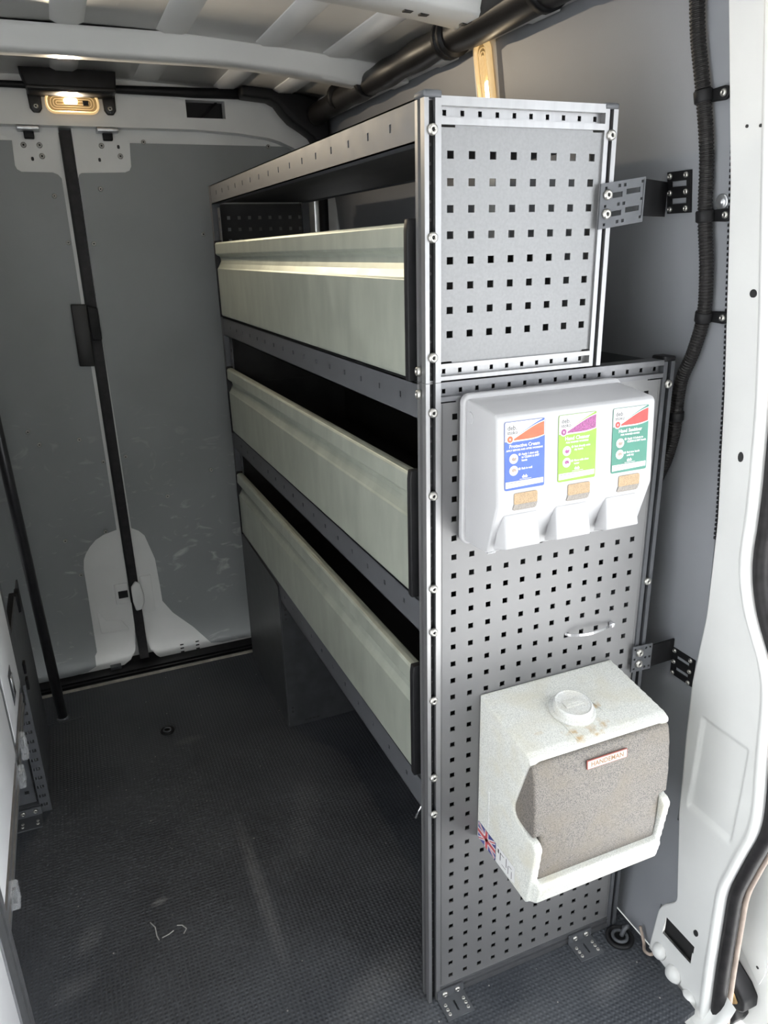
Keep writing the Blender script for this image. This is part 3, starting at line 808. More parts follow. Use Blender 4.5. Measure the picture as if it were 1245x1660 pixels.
# ================================================================== WHEEL ARCH COVERS
wa = thing('wheel_arch_cover', 'dark grey wheel arch box under the lowest drawer of the rack', 'wheel arch cover', (.2, 1.15, 0))
box('side_panel', -.004, -.001, .918, 1.357, 0, .452, 'archcover', wa)
box('end_panel', -.001, .44, .916, .919, 0, .424, 'archcover', wa)
for x, z in ((.008, .375), (.008, .360), (.008, .346), (.008, .060), (.008, .047)):
    box('vent_slot', x, x + .006, .9152, .9165, z, z + .006, 'socket', wa)
for k in range(4): box('vent_slot', .045 + .012 * k, .053 + .012 * k, .9152, .9165, .010, .014, 'socket', wa)

# ================================================================== SOAP DISPENSER
disp = thing('soap_dispenser', 'white triple soap dispenser with blue, green and teal label cards on the perforated panel', 'soap dispenser', (.18, 0, .905))
prism('back_plate', rrect(.181, 1.0135, .262, .217, .012), 1, -.0135, -.0002, 'white', disp, bevel=.003)
prof = [(-.012, 1.1165), (-.086, 1.1085), (-.0905, 1.103), (-.0975, .9885), (-.0745, .915), (-.012, .910)]
prism('body', prof, 0, .0545, .3075, 'white', disp, bevel=.005, seg=4)
MB().lathe([(.0085, 0), (.0085, .0008), (.0075, .0012), (0, .0012)], (.0545, -.024, 1.0925), axis=(-1, 0, 0), n=24).build('lock_button', 'white', disp, smooth=False)
box('hinge_clip', .064, .078, -.062, -.050, .906, .913, 'clear', disp, bevel=.002)
# front face frame: origin at card centre, u along x, v up the face
top, knee = Vector((0, -.0905, 1.103)), Vector((0, -.0975, .9885))
vdir = (top - knee).normalized(); udir = Vector((1, 0, 0)); ndir = udir.cross(vdir).normalized()
def face_m(x, z, lift):
    t = (z - knee.z) / (top.z - knee.z)
    o = knee.lerp(top, t); o.x = x
    m = Matrix((udir, vdir, ndir)).transposed().to_4x4()
    return Matrix.Translation(o + ndir * lift) @ m
def flat(name, pts, mw, mat, parent, t=.00012):
    n = len(pts)
    me = bpy.data.meshes.new(name)
    me.from_pydata([(u, v, 0) for u, v in pts] + [(u, v, t) for u, v in pts], [], [tuple(range(n - 1, -1, -1)), tuple(range(n, 2 * n))] + [(i, (i + 1) % n, n + (i + 1) % n, n + i) for i in range(n)])
    me.materials.append(M[mat] if isinstance(mat, str) else mat)
    o = bpy.data.objects.new(name, me)
    return attach(o, parent, mw)
def circle(cx, cy, r, n=22): return [(cx + r * math.cos(2 * math.pi * k / n), cy + r * math.sin(2 * math.pi * k / n)) for k in range(n)]
CARDS = [
    (.0960, (.030, .085, .36), (.055, .15, .55), (.52, .085, .025), (.78, .20, .05), 'blue', 'Protective Cream', 'APPLY BEFORE AND AFTER WORKING', ('Apply 1 shot only', 'to CLEAN & DRY', 'hands'), ('Rub in well',), .0064),
    (.1780, (.19, .37, .022), (.40, .66, .10), (.24, .045, .17), (.42, .085, .36), 'green', 'Hand Cleaner', 'FOR WASHED WORKERS', ('Rub directly onto', 'dry hands'), ('Rinse with clean', 'water'), .0070),
    (.2655, (.022, .165, .115), (.05, .37, .27), (.48, .025, .02), (.70, .06, .06), 'teal', 'Hand Sanitiser', 'FOR WASHED HANDS', ('Apply 1-2 shots to', 'CLEAN & DRY hands'), ('Rub into hands', 'until dry'), .0068)]
for (cx, c1, c2, s1, s2, nm, title, sub, l1, l2, ts) in CARDS:
    mc = material('card_' + nm, c1, .35, var=.12, vscale=40)
    ms = material('swoosh_' + nm, s1, .35, var=.25 if nm != 'green' else .55, vscale=120 if nm != 'green' else 500, stretch=(.3, 1, 1) if nm == 'blue' else None)
    cz = 1.0535; w, h = .0605, .0900
    card = flat('label_card', rrect(0, 0, w, h, .0025), face_m(cx, cz, .0003), mc, disp, .0006)
    card['label'] = {'blue': 'blue protective cream label card with orange swoosh', 'green': 'lime green hand cleaner label card with purple swoosh', 'teal': 'teal hand sanitiser label card with red swoosh'}[nm]
    K = lambda lift: face_m(cx, cz, .0009 + lift)
    # white upper field, coloured line along the wave, swoosh below it
    xa, xb = -.0165, .0290
    def up(t): return .0225 + .0185 * (1 - (1 - t) ** 2.0) * (.55 + .45 * t)
    def dn(t): return .0205 + .0030 * max(0, (t - .45) / .55) ** 2
    T = [k / 16 for k in range(17)]
    X_ = lambda t: xa + (xb - xa) * t
    flat('white_field', [(-.0297, .0195), (-.020, .0185), (.010, .0188), (.020, .0200), (.0297, .0225), (.0297, .0430), (.0285, .0445), (-.0285, .0445), (-.0297, .0430)], K(.00005), 'printwhite', card)
    flat('wave_line', [(X_(t), up(t) + .0012) for t in T] + [(X_(t), up(t) + .0016 + .0024 * t * t) for t in T[::-1]], K(.0002), mc, card)
    flat('swoosh', [(X_(t), dn(t)) for t in T] + [(X_(t), up(t)) for t in T[::-1]], K(.0002), ms, card)
    flat('emblem_ring', circle(-.0225, .0225, .0056), K(.0004), 'printwhite', card)
    flat('emblem', circle(-.0225, .0225, .0042), K(.00055), ms, card)
    text('emblem_mark', 'e', .006, K(.0007) @ Matrix.Translation((-.0225, .0228, 0)), 'printwhite', card, 'CENTER')
    for q in range(2): flat('code_mark', [(-.0293, .0218 - .003 * q), (-.0275, .0218 - .003 * q), (-.0275, .0226 - .003 * q), (-.0293, .0226 - .003 * q)], K(.0003), 'ink', card)
    text('logo_text', 'deb,', .0082, K(.0003) @ Matrix.Translation((-.0262, .0368, 0)), 'ink', card, bold=.00012)
    text('logo_text', 'stoko', .0068, K(.0003) @ Matrix.Translation((-.0266, .0308, 0)), 'ink', card, bold=.00012)
    text('title_text', title, ts, K(.0003) @ Matrix.Translation((-.0005, .0130, 0)), 'printwhite', card, 'CENTER', bold=.00018, sx=1.0)
    text('subtitle_text', sub, .0032, K(.0003) @ Matrix.Translation((-.0005, .0076, 0)), 'printwhite', card, 'CENTER', bold=.00014)
    for k, (cy, lines) in enumerate(((-.0035, l1), (-.0192, l2))):
        flat('picture_disc', circle(-.0168, cy, .0066), K(.0002), 'printwhite', card)
        hand = [(-.0035, -.001), (-.001, -.003), (.0022, -.0028), (.004, .0), (.003, .0018), (.0008, .0008), (-.0008, .0022), (-.0024, .0012)]
        flat('hand_picture', [(-.0168 + a, cy + c * (1 if k == 0 else -1)) for a, c in hand], K(.0004), {'blue': 'tan', 'green': ms, 'teal': 'tan'}[nm], card)
        ty = cy + (.0048 if k == 0 else .0015)
        flat('step_disc', circle(-.0080, ty, .0017, 12), K(.0002), 'printwhite', card)
        text('step_number', str(k + 1), .0028, K(.0005) @ Matrix.Translation((-.0080, ty, 0)), mc, card, 'CENTER')
        for i, ln in enumerate(lines):
            text('step_text', ln, .0038, K(.0003) @ Matrix.Translation((-.0050, ty - .0041 * i, 0)), 'printwhite', card, bold=.00016, sx=.95)
    text('maker_mark', 'deb', .0056, K(.0003) @ Matrix.Translation((.0000, -.0285, 0)), 'printwhite', card, 'CENTER', bold=.0003)
    flat('maker_line', [(-.008, -.0322), (.010, -.0322), (.010, -.0316), (-.008, -.0316)], K(.0002), 'printwhite', card)
    flat('order_strip', [(-.0290, -.0420), (.0285, -.0405), (.0285, -.0335), (-.0290, -.0335)], K(.0002), 'printwhite', card)
    flat('order_line', [(-.027, -.0356), (-.004, -.0356), (-.004, -.0351), (-.027, -.0351)], K(.0004), 'ink', card)
# viewing windows over the knee, and levers
for k, x0 in enumerate((.0810, .1655, .2500)):
    wdw = flat('window', rrect(.017, -.004, .036, .0155, .0025), face_m(x0, .9995, .0004), 'window', disp, .0006)
    sl_d = (Vector((0, -.0745, .915)) - knee).normalized()
    nn = udir.cross(-sl_d).normalized()
    o = knee + nn * .0006; o.x = x0
    flat('window_foot', [(-.001, 0), (.035, 0), (.0345, -.008), (.032, -.0095), (.001, -.0095), (-.0015, -.008)], Matrix.Translation(o) @ Matrix((udir, -sl_d, nn)).transposed().to_4x4(), 'windowlow', disp, .0006)
for x0, x1 in ((.0655, .1205), (.1465, .2030), (.2300, .2860)):
    # wedge hinged at its top, swung out at the bottom
    yt, zt_ = -.0935, .9735; yb, zb_ = -.1035, .9285
    vt = [(x0 + .003, yt, zt_), (x1 - .001, yt, zt_), (x1, yb, zb_), (x0 + .001, yb, zb_), (x0 - .006, -.082, .9215), (x1 + .003, -.082, .9215), (x1, -.085, .972), (x0 + .002, -.085, .972)]
    mesh('push_lever', vt, [(0, 1, 2, 3), (3, 2, 5, 4), (0, 3, 4, 7), (1, 6, 5, 2), (0, 7, 6, 1), (7, 4, 5, 6)], 'white', disp, bevel=.0018, seg=3)
    box('lever_gap', x0 + .004, x1 + .003, -.0925, -.088, .9725, .9755, 'ink', disp)

# ================================================================== HAND WASH UNIT
wash = thing('hand_wash_unit', 'speckled white portable hand wash unit with grey cover and screw cap on the lower panel', 'hand wash unit', (.22, 0, .35))
X0, X1 = .0945, .350
b = MB()
cheek = [(.003, .634), (-.130, .6135), (-.141, .608), (-.143, .602), (-.138, .594), (-.116, .532), (-.107, .505), (-.106, .492), (-.112, .483), (-.160, .470), (-.167, .463), (-.152, .352), (-.145, .347), (.003, .349)]
core = [(.003, .634), (-.130, .6135), (-.141, .608), (-.143, .602), (-.132, .598), (-.106, .598), (-.106, .392), (-.164, .392), (-.167, .385), (-.160, .352), (-.150, .347), (.003, .349)]
b.prism(cheek, 0, X0, X0 + .014).prism(core, 0, X0 + .010, X1 - .010).prism(cheek, 0, X1 - .014, X1)
body = b.build('body', 'granite', wash)
md = body.modifiers.new('fuse', 'REMESH'); md.mode = 'VOXEL'; md.voxel_size = .0022; md.use_smooth_shade = True
md = body.modifiers.new('soft', 'SMOOTH'); md.factor = .5; md.iterations = 7
# cover: upper wide part, lower part inside the tray
cov = [(-.100, .599), (-.136, .6005), (-.1445, .596), (-.1500, .575), (-.1545, .53), (-.1565, .478), (-.10, .478)]
cov2 = [(-.100, .53), (-.1542, .53), (-.1565, .478), (-.1558, .43), (-.1530, .388), (-.10, .388)]
b = MB().prism(cov, 0, X0 + .003, X1 - .001).prism(cov2, 0, X0 + .0155, X1 - .0155)
cv = b.build('cover', 'granitegrey', wash)
md = cv.modifiers.new('fuse', 'REMESH'); md.mode = 'VOXEL'; md.voxel_size = .0022; md.use_smooth_shade = True
md = cv.modifiers.new('soft', 'SMOOTH'); md.factor = .5; md.iterations = 5
box('side_groove', X0 - .0007, X0 + .001, -.0345, -.031, .397, .470, 'granitecap', wash, bevel=.0006)
# screw cap on the sloping top
ax = Vector((0, -.155, 1)).normalized()
cc = Vector((.212, -.079, .6205))
cap = MB().lathe([(.0365, 0), (.0365, .0045), (.034, .006), (.0310, .0062), (.0305, .0150), (.0290, .0172), (.0275, .0176), (.0265, .0160), (0, .0158)], cc, axis=ax, n=40).build('screw_cap', 'granitecap', wash, smooth=False)
md = cap.modifiers.new('b', 'BEVEL'); md.width = .0008; md.segments = 2; md.limit_method = 'ANGLE'
for p in cap.data.polygons: p.use_smooth = True
rot = Matrix(((1, 0, 0), (0, ax.z, ax.y), (0, -ax.y, ax.z))).to_4x4()
me = bpy.data.meshes.new('grip_bar')
bb = MB().box(-.017, .017, -.0065, .0065, 0, .0022).box(-.012, .012, -.002, .002, .002, .0035)
me.from_pydata(bb.v, [], bb.f); me.materials.append(M['granitecap'])
gb = bpy.data.objects.new('grip_bar', me)
Rm = Vector((0, 0, 1)).rotation_difference(ax).to_matrix().to_4x4()
attach(gb, cap, Matrix.Translation(cc + ax * .0155) @ Rm)
# finger channel beside the cap (raised edge lines of the pressing)
for (xa, ya, xb, yb) in ((.180, -.086, .183, -.136), (.250, -.066, .262, -.108)):
    za = .634 + (.6135 - .634) * (-(ya) / .130); zb = .634 + (.6135 - .634) * (-(yb) / .130)
    MB().tube([(xa, ya, za + .0002), (xb, yb, zb + .0002)], .0010, n=6).build('pressing_edge', 'granite', wash, smooth=True)
# name plate
npM = Matrix.Translation((.2265, -.1503, .5765)) @ Matrix.Rotation(math.radians(90 - 4.5), 4, 'X')
M['platepink'] = material('pink_name_plate', (.50, .38, .35), .35, var=.05)
M['platered'] = material('red_plate_edge', (.25, .06, .045), .4, var=.1)
M['plategold'] = material('gold_lettering', (.20, .10, .03), .4, var=.1)
npl = flat('name_plate', rrect(0, 0, .074, .0150, .001), npM, 'platered', wash, .0018)
flat('plate_face', rrect(.0003, -.0003, .0715, .0128, .0008), npM @ Matrix.Translation((0, 0, .0018)), 'platepink', npl)
text('plate_text', 'HANDEMAN', .0112, npM @ Matrix.Translation((0, -.0003, .0021)), 'plategold', npl, 'CENTER', sx=.96, bold=.0002)
# stickers low on the left side
SM = Matrix.Translation((X0 - .0002, -.0305, .3690)) @ Matrix(((0, 0, -1, 0), (-1, 0, 0, 0), (0, 1, 0, 0), (0, 0, 0, 1)))
M['flagblue'] = material('flag_blue', (.05, .055, .20), .4, var=.1)
M['flagred'] = material('flag_red', (.42, .07, .08), .4, var=.1)
fl = flat('flag_sticker', [(-.0285, -.0175), (.0285, -.0175), (.0285, .0175), (-.0285, .0175)], SM, 'flagblue', wash, .0004)
fl['label'] = 'small union flag sticker'
def strip(parent, p, q, w, lift, mat):
    p, q = Vector(p), Vector(q); d = (q - p).normalized(); nrm = Vector((-d.y, d.x)) * w / 2
    flat('flag_stripe', [tuple(p + nrm), tuple(p - nrm), tuple(q - nrm), tuple(q + nrm)], SM @ Matrix.Translation((0, 0, lift)), mat, parent)
for a, c in (((-.026, -.0158), (.026, .0158)), ((-.026, .0158), (.026, -.0158))):
    strip(fl, a, c, .0058, .00045, 'printwhite'); strip(fl, a, c, .0022, .00060, 'flagred')
strip(fl, (0, -.0175), (0, .0175), .0115, .00075, 'printwhite'); strip(fl, (-.0285, 0), (.0285, 0), .0115, .00075, 'printwhite')
strip(fl, (0, -.0175), (0, .0175), .0068, .00090, 'flagred'); strip(fl, (-.0285, 0), (.0285, 0), .0068, .00090, 'flagred')
SM2 = Matrix.Translation((X0 - .0002, -.0900, .3690)) @ Matrix(((0, 0, -1, 0), (-1, 0, 0, 0), (0, 1, 0, 0), (0, 0, 0, 1)))
ls = flat('label_sticker', [(-.027, -.018), (.027, -.013), (.027, .018), (-.027, .0185)], SM2, 'printwhite', wash, .0004)
for (u, v, w_, h_) in ((-.022, .010, .004, .008), (-.016, .004, .002, .016), (-.010, .011, .010, .0012), (.002, .006, .0016, .018), (.008, -.002, .0014, .016), (.014, .008, .008, .001), (.018, -.004, .0014, .014), (-.005, -.008, .012, .001)):
    flat('print_mark', [(u - w_ / 2, v - h_ / 2), (u + w_ / 2, v - h_ / 2), (u + w_ / 2, v + h_ / 2), (u - w_ / 2, v + h_ / 2)], SM2 @ Matrix.Translation((0, 0, .00045)), 'ink', ls)

# ================================================================== CABLE CONDUIT ON THE WALL
con = thing('cable_conduit', 'black corrugated cable conduit clipped down the grey side wall', 'cable', (.45, .02, .974))
cp = [(.376, -.010, 1.64), (.379, -.013, 1.611), (.385, -.017, 1.557), (.393, -.028, 1.492), (.402, -.037, 1.417), (.410, -.038, 1.34), (.418, -.043, 1.275), (.428, -.039, 1.207), (.435, -.020, 1.151), (.441, .003, 1.106), (.446, .012, 1.06), (.450, .016, 1.019), (.455, .030, .974), (.458, .05, .93)]
fine = spline(cp, 400)
# resample by length
out, acc, step = [fine[0]], 0, .00105
for a, c in zip(fine, fine[1:]):
    acc += (c - a).length
    if acc >= step: out.append(c); acc = 0
MB().tube(out, [.0100 if (i // 2) % 2 else .0086 for i in range(len(out))], n=12).build('corrugated_tube', 'blackgloss', con, smooth=False)
for z, yb in ((1.487, -.0285), (1.340, -.038), (1.204, -.0385), (1.046, .0135)):
    c = min(fine, key=lambda p: abs(p.z - z)); i = fine.index(c); t = (fine[min(i + 4, len(fine) - 1)] - fine[i - 4]).normalized()
    cl = MB().lathe([(.0112, -.0075), (.0122, -.006), (.0122, .006), (.0112, .0075)], c, axis=t, n=18).build('conduit_clip', 'black', con, smooth=True)
    if z > 1.1:
        x = XW(z)
        pts = [(c.y - .010 - .019 + .0085 * math.cos(a), z + .0085 * math.sin(a)) for a in [math.pi / 2 + math.pi * k / 10 for k in range(11)]]
        prism('clip_ear', [(c.y - .006, z + .0075)] + pts + [(c.y - .006, z - .0075)], 0, x - .0065, x - .001, 'black', cl, bevel=.001)
        screw(cl, (x - .0065, c.y - .029, z), (-1, 0, 0), .72)
fx = thing('wall_fixing', 'grey washer and rivet fixed beside the middle conduit clip', 'fixing', (.42, -.054, 1.355))
MB().lathe([(.0105, 0), (.0105, .0012), (.008, .0018), (.0038, .0018), (.0036, .0035), (0, .0040)], (XW(1.357) - .0005, -.0555, 1.357), axis=(-1, 0, -.12), n=22).build('washer', 'silver', fx, smooth=True)

# ================================================================== LAMPS
M['lampglow'] = material('warm_lamp_lens', (.22, .15, .07), .2, emit=(1.0, .62, .22), estr=.10)
M['lamphot'] = material('lit_bulb', (1, .9, .7), .2, emit=(1.0, .80, .45), estr=9)
M['lampring'] = material('lamp_prism_ring', (.6, .46, .28), .15, emit=(1.0, .66, .28), estr=.35)
def lamp(name, label, origin, u, v, n_, w, h, hot, loc, power):
    """rounded lens; u, v in plane, n_ outwards"""
    root = thing(name, label, 'lamp', loc)
    u, v, n_ = Vector(u), Vector(v), Vector(n_)
    m = Matrix((u, v, n_)).transposed().to_4x4(); m.translation = Vector(origin)
    def ring(nm, a, c, z0, z1, mat, wd, parent):
        o_, i_ = rrect(0, 0, a, c, min(a, c) * .42), rrect(0, 0, a - 2 * wd, c - 2 * wd, max(.001, min(a, c) * .42 - wd))
        k = len(o_)
        vt = [m @ Vector((x, y, z0)) for x, y in o_] + [m @ Vector((x, y, z1)) for x, y in o_] + [m @ Vector((x, y, z1)) for x, y in i_] + [m @ Vector((x, y, z0)) for x, y in i_]
        fs = [(q * k + i, q * k + (i + 1) % k, ((q + 1) % 4) * k + (i + 1) % k, ((q + 1) % 4) * k + i) for q in range(4) for i in range(k)]
        return mesh(nm, vt, fs, mat, parent, smooth=True)
    ring('lamp_frame', w, h, 0, .011, 'lampring', .006, root)
    pts = rrect(0, 0, w - .010, h - .010, (h - .010) * .42); k = len(pts)
    ln = mesh('lens', [m @ Vector((x, y, .001)) for x, y in pts] + [m @ Vector((x, y, .0045)) for x, y in pts], [tuple(range(k)), tuple(range(2 * k - 1, k - 1, -1))] + [(i, (i + 1) % k, k + (i + 1) % k, k + i) for i in range(k)], 'lampglow', root)
    for q in range(1, 4):
        a, c = w - .012 - q * .013 * (w / .13), h - .012 - q * .0105
        if a > .01 and c > .006: ring('prism_ring', a, c, .004, .0068, 'lampring', .0012, ln)
    pts = rrect(hot[0], hot[1], hot[2], hot[3], min(hot[2], hot[3]) * .4); k = len(pts)
    mesh('bulb', [m @ Vector((x, y, .004)) for x, y in pts] + [m @ Vector((x, y, .0085)) for x, y in pts], [tuple(range(k)), tuple(range(2 * k - 1, k - 1, -1))] + [(i, (i + 1) % k, k + (i + 1) % k, k + i) for i in range(k)], 'lamphot', root)
    ld = bpy.data.lights.new('lamp_light', 'AREA'); ld.shape = 'RECTANGLE'; ld.size = hot[2]; ld.size_y = hot[3]
    ld.energy = power; ld.color = (1.0, .84, .62)
    lo = bpy.data.objects.new('lamp_light', ld); COL.objects.link(lo); lo.parent = root; lo.matrix_parent_inverse = W(root).inverted()
    lo.matrix_basis = m @ Matrix.Translation((hot[0], hot[1], .0095)) @ Matrix.Rotation(math.pi, 4, 'X')
    return root, m
lr, m = lamp('interior_lamp', 'lit oval interior lamp with black housing above the rear doors', (-.318, 1.492, 1.686), (1, 0, 0), (0, 0, 1), (0, -1, 0), .134, .052, (-.004, .004, .034, .014), (-.318, 1.50, 1.66), 2.6)
prism('lamp_switch', rrect(-.285, 1.686, .014, .011, .001), 1, 1.478, 1.487, 'black', lr)
prism('housing', [(-.438, 1.757), (-.205, 1.757), (-.210, 1.705), (-.222, 1.700), (-.422, 1.700)], 1, 1.41, 1.503, 'black', lr, bevel=.004)
prism('housing_lip', [(-.425, 1.703), (-.21, 1.703), (-.215, 1.712), (-.425, 1.712)], 1, 1.405, 1.503, 'blackgloss', lr, bevel=.002)
for x in (-.409, -.224):
    prism('housing_leg', [(x - .017, 1.712), (x + .017, 1.712), (x + .015, 1.672), (x + .008, 1.662), (x - .008, 1.662), (x - .015, 1.672)], 1, 1.490, 1.505, 'blackgloss', lr, bevel=.003)
    screw(lr, (x, 1.490, 1.676), (0, -1, 0), 1.0)
# side lamp on the pillar between the lining panels
vdir2 = Vector((.0115, -.004, -.09)).normalized()
u2 = vdir2; n2 = Vector((-1, 0, -.12)).normalized(); v2 = n2.cross(u2).normalized(); n2 = u2.cross(v2).normalized()
lamp('interior_lamp', 'lit upright side lamp on the white pillar above the rack', (.386, .523, 1.606), u2, v2, n2, .128, .050, (.034, .011, .056, .020), (.386, .523, 1.55), 0.10)
pillar = MB().sheet(.492, .578, 1.0, 1.668, [], lambda u, v, w: (XW(v) - .0005 + w, u, v), .006, vs=[1.0 + .02 * k for k in range(33)]).build('trim_11', 'paint'); pillar['kind'] = 'structure'

# ================================================================== ROOF TRUNKING
dc = thing('roof_trunking', 'black trunking hose running along the roof corner above the rack', 'trunking', (.335, .9, 1.65))
path = [(.335, -.30, 1.686), (.335, .20, 1.685), (.336, .6, 1.683), (.338, .95, 1.679), (.338, 1.30, 1.675), (.335, 1.40, 1.668)]
fine = spline(path, 14)
MB().tube(fine, [.036 if p.y < .50 else .036 - .008 * min(1, (p.y - .5) / .06) + .002 * math.sin(p.y * 37) for p in fine], n=18).build('hose', 'blackgloss', dc, smooth=True)
for y in (.58, .56): MB().tube([(.336, y, 1.683), (.336, y + .012, 1.683)], .0375, n=18).build('hose_collar', 'black', dc, smooth=True)
for y in (.25, 1.0, 1.2): MB().tube([(.336, y, 1.684), (.336, y + .02, 1.684)], .0335 if y > .5 else .0385, n=18).build('hose_collar', 'black', dc, smooth=True)
boot = [(.12, 1.735), (.20, 1.737), (.29, 1.722), (.37, 1.70), (.372, 1.62), (.352, 1.585), (.335, 1.592), (.322, 1.612), (.30, 1.626), (.262, 1.648), (.238, 1.672), (.222, 1.692), (.20, 1.702), (.12, 1.708)]
prism('corner_boot', boot, 1, 1.405, 1.475, 'black', dc, bevel=.008, seg=3)
MB().tube([(-1.08, 1.485, 1.722), (-.5, 1.485, 1.724), (-.2, 1.485, 1.723), (.0, 1.475, 1.722), (.14, 1.455, 1.721)], [.008, .008, .010, .013, .014], n=12).build('header_hose', 'black', dc, smooth=True)
MB().tube(spline([(.352, 1.44, 1.60), (.358, 1.452, 1.52), (.360, 1.46, 1.40), (.362, 1.465, 1.25)], 6), [.016 - .0001 * k for k in range(19)], n=12).build('drop_hose', 'black', dc, smooth=True)
for y in (.30, .44): MB().lathe([(.007, 0), (.006, .006), (0, .007)], (.300, y, 1.712), axis=(-.5, 0, -1), n=12).build('push_clip', 'socket', dc, smooth=True)

# ================================================================== LEFT SIDE STORAGE UNIT
lu = thing('storage_unit', 'storage unit with white doors in silver and black frames along the left wall', 'storage unit', (-.85, .42, 0))
FX = -.640
box('door', FX - .012, FX, .527, .764, .412, 1.25, 'whitedoor', lu, bevel=.002)
box('door', FX - .012, FX, .118, .499, .405, 1.25, 'whitedoor', lu, bevel=.002)
box('door', FX - .014, FX - .003, -.10, .046, .0, 1.25, 'whitedoor', lu, bevel=.002)
b = MB().box(FX - .03, FX - .001, .499, .506, .355, 1.25).box(FX - .03, FX - .001, .518, .527, .355, 1.25).box(FX - .03, FX - .006, .506, .518, .355, 1.25, 1)
b.build('frame_upright', 'silver', lu, mats=['silver', 'black'])
b = MB()
for z0, z1, mi, dx in ((.405, .414, 0, 0), (.388, .405, 1, -.004), (.374, .388, 0, 0), (.362, .374, 1, -.004), (.352, .362, 0, 0)):
    b.box(FX - .03, FX - .001 + dx, .118, .79, z0 - .002, z1 - .002, mi)
b.build('frame_rail', 'silver', lu, mats=['silver', 'black'])
b = MB().box(FX - .03, FX, .100, .118, 0, 1.25).box(FX - .03, FX - .005, .090, .100, 0, 1.25, 1).box(FX - .03, FX - .001, .050, .090, 0, 1.25)
b.build('near_post', 'silver', lu, mats=['silver', 'black'])
box('far_strip', FX - .03, FX - .001, .764, .80, .352, 1.25, 'rack', lu)
for y, z in ((.585, .372), (.485, .362), (.180, .362), (.595, .35)):
    lt = box('latch_clip', FX - .004, FX + .010, y - .014, y + .014, z - .018, z + .020, 'clear', lu, bevel=.003)
    box('clip_pin', FX + .001, FX + .006, y - .006, y + .006, z - .010, z + .010, 'black', lt)
box('door_window', FX + .0002, FX + .001, .612, .66, .445, .515, 'rack', lu)
box('window_foil', FX + .0006, FX + .003, .628, .655, .452, .50, 'wire', lu, bevel=.001)
# perforated end frame seen under the doors
hsx = [sq(-.6515, .022 + .0265 * k, .0085, .0085) for k in range(13)] + [sq(-.6610, .022 + .0265 * k, .003, .008) for k in range(11)]
MB().sheet(-.6655, FX, 0, .362, hsx, lambda u, v, w: (u, .838 + w, v), .002).build('perforated_post', 'rack', lu)
hsx = [sq(-.689 - .03 * i, .058 + .0335 * k, .010, .009) for i in range(4) for k in range(8)]
MB().sheet(-.82, -.672, .025, .362, hsx, lambda u, v, w: (u, .852 + w, v), .002).build('perforated_panel', 'rack', lu)
MB().box(-.82, -.664, .838, .852, .012, .026).box(-.82, -.664, .832, .85, 0, .012).build('bottom_rail', 'rack', lu)
ft = MB().box(-.718, -.662, .783, .832, .0005, .0035).box(-.718, -.662, .829, .832, .0035, .026).build('foot_bracket', 'rack', lu)
for x in (-.704, -.676): screw(ft, (x, .829, .016), (0, -1, 0), .9)
for x in (-.706, -.672):
    for y in (.795, .806): screw(ft, (x, y, .0035), (0, 0, 1), .55)
box('carcass', -1.09, FX - .034, .06, .80, .365, 1.25, 'rack', lu)
wc = thing('wheel_arch_cover', 'dark low side panel behind the storage unit next to the grey upright pole', 'wheel arch cover', (-.8, 1.03, 0))
box('side_panel', -.655, -.651, .842, 1.215, 0, .478, 'rack', wc)
box('top_rail', -.672, -.655, .842, 1.15, .40, .47, 'black', wc, bevel=.003)
box('end_catch', -.656, -.645, 1.10, 1.14, .43, .485, 'black', wc, bevel=.003)
for y, z in ((.95, .33), (.94, .29)): box('side_catch', -.652, -.645, y, y + .02, z, z + .03, 'black', wc, bevel=.002)

# ================================================================== UPRIGHT POLE
pole = thing('upright_pole', 'dark grey round steel pole standing on the floor by the rear doors', 'pole', (-.611, 1.244, 0))
MB().tube([(-.610, 1.244, 0), (-.628, 1.246, .84), (-.64, 1.247, 1.72)], .0145, n=20).build('tube', 'polemetal', pole, smooth=True)
box('base_plate', -.665, -.555, 1.222, 1.228, 0, .0025, 'rack', pole)
MB().lathe([(.018, 0), (.017, .006), (.0146, .008)], (-.610, 1.244, 0), n=20).build('base_collar', 'rack', pole, smooth=True)

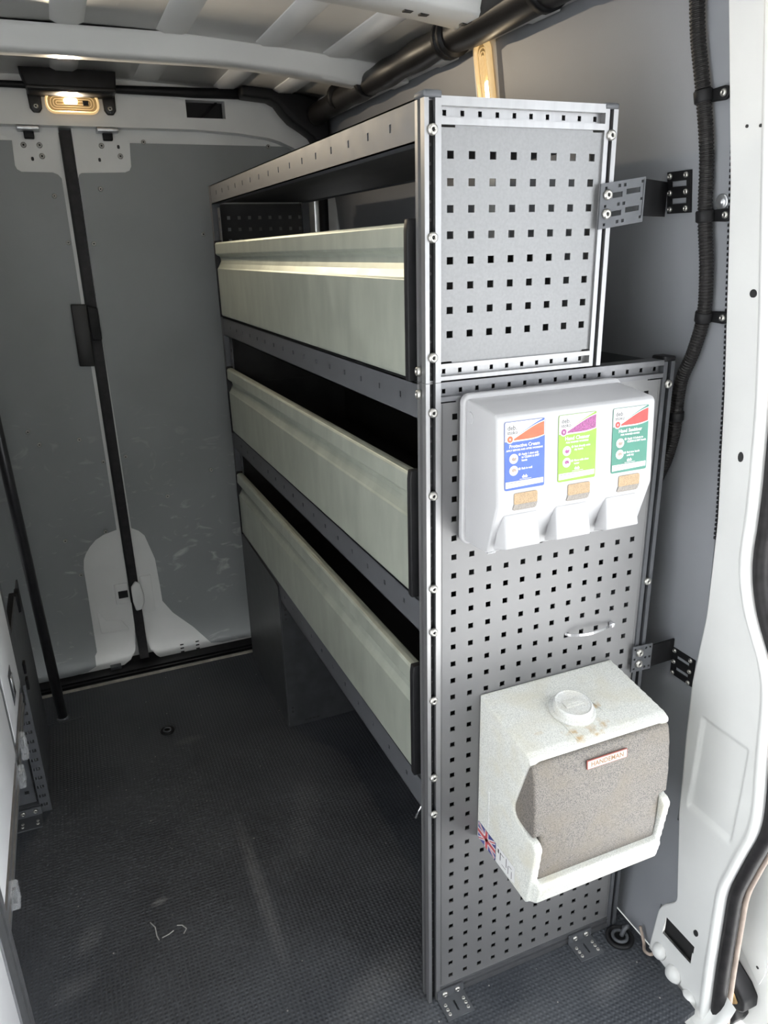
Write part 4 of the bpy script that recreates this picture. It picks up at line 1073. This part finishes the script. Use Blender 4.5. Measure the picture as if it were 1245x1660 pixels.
# ================================================================== FLOOR RINGS
def ring_cup(x, y, label, r):
    t = thing('tie_down_ring', label, 'tie down ring', (x, y, 0))
    MB().lathe([(r, 0), (r, .003), (r * .88, .006), (r * .78, .0055), (r * .70, .0018), (r * .3, .0012), (0, .0012)], (x, y, 0), n=28).build('cup', 'black', t, smooth=True)
    pts = [(x + r * .5 * math.cos(a), y + r * .5 * math.sin(a), .0045) for a in [2 * math.pi * k / 20 for k in range(21)]]
    MB().tube(pts, r * .12, n=8).build('ring', 'rack', t, smooth=True)
    return t
ring_cup(-.331, 1.048, 'recessed black tie down ring in the middle of the floor', .020)
t = ring_cup(.408, -.030, 'black tie down ring at the foot of the rack', .028)
MB().tube(spline([(.412, -.030, .004), (.416, -.031, .018), (.424, -.030, .022), (.428, -.026, .014), (.424, -.020, .008)], 5), .0045, n=8).build('hook', 'rack', t, smooth=True)
# cord end by the wall
tag(MB().tube(spline([(.443, -.045, .03), (.440, -.062, .006), (.430, -.076, .005), (.434, -.088, .006), (.446, -.090, .012), (.458, -.098, .030)], 6), .0032, n=8).build('cord_end', 'tan', smooth=True), 'frayed cord end lying at the floor edge beside the white pillar', 'cord')

# ================================================================== OPEN SLIDING DOOR outside the wall
sd = thing('sliding_door', 'white sliding door parked open outside the right wall', 'door', (.6, .4, -.1))
box('door_shell', .572, .615, -.262, 1.0, -.12, 1.55, 'paint', sd, bevel=.01, seg=3)
prism('door_lining', [(-.228, 1.45), (-.228, .045), (-.220, .010), (-.15, .075), (.95, .075), (.95, 1.45)], 0, .568, .573, 'paint', sd)
prism('hole', circle(-.212, .045, .003, 10), 0, .5675, .5685, 'socket', sd)
arm = prism('roller_arm', [(-.150, .028), (-.205, .000), (-.222, -.018), (-.224, -.040), (-.215, -.050), (-.150, -.050)], 0, .535, .5725, 'black', sd, bevel=.004)
prism('arm_mud', [(-.155, -.008), (-.200, -.016), (-.212, -.030), (-.200, -.044), (-.155, -.044)], 0, .530, .5352, 'mud', arm, bevel=.002)
arm = prism('roller_arm', [(-.150, -.055), (-.205, -.055), (-.212, -.075), (-.205, -.10), (-.18, -.115), (-.150, -.115)], 0, .535, .5725, 'black', sd, bevel=.006)
prism('arm_mud', [(-.155, -.062), (-.198, -.064), (-.203, -.08), (-.195, -.10), (-.155, -.105)], 0, .530, .5352, 'mud', arm, bevel=.002)
MB().lathe([(.007, 0), (.007, .006), (.004, .010), (0, .011)], (.535, -.172, -.105), axis=(-1, 0, 0), n=14).build('roller_bolt', 'white', sd, smooth=True)
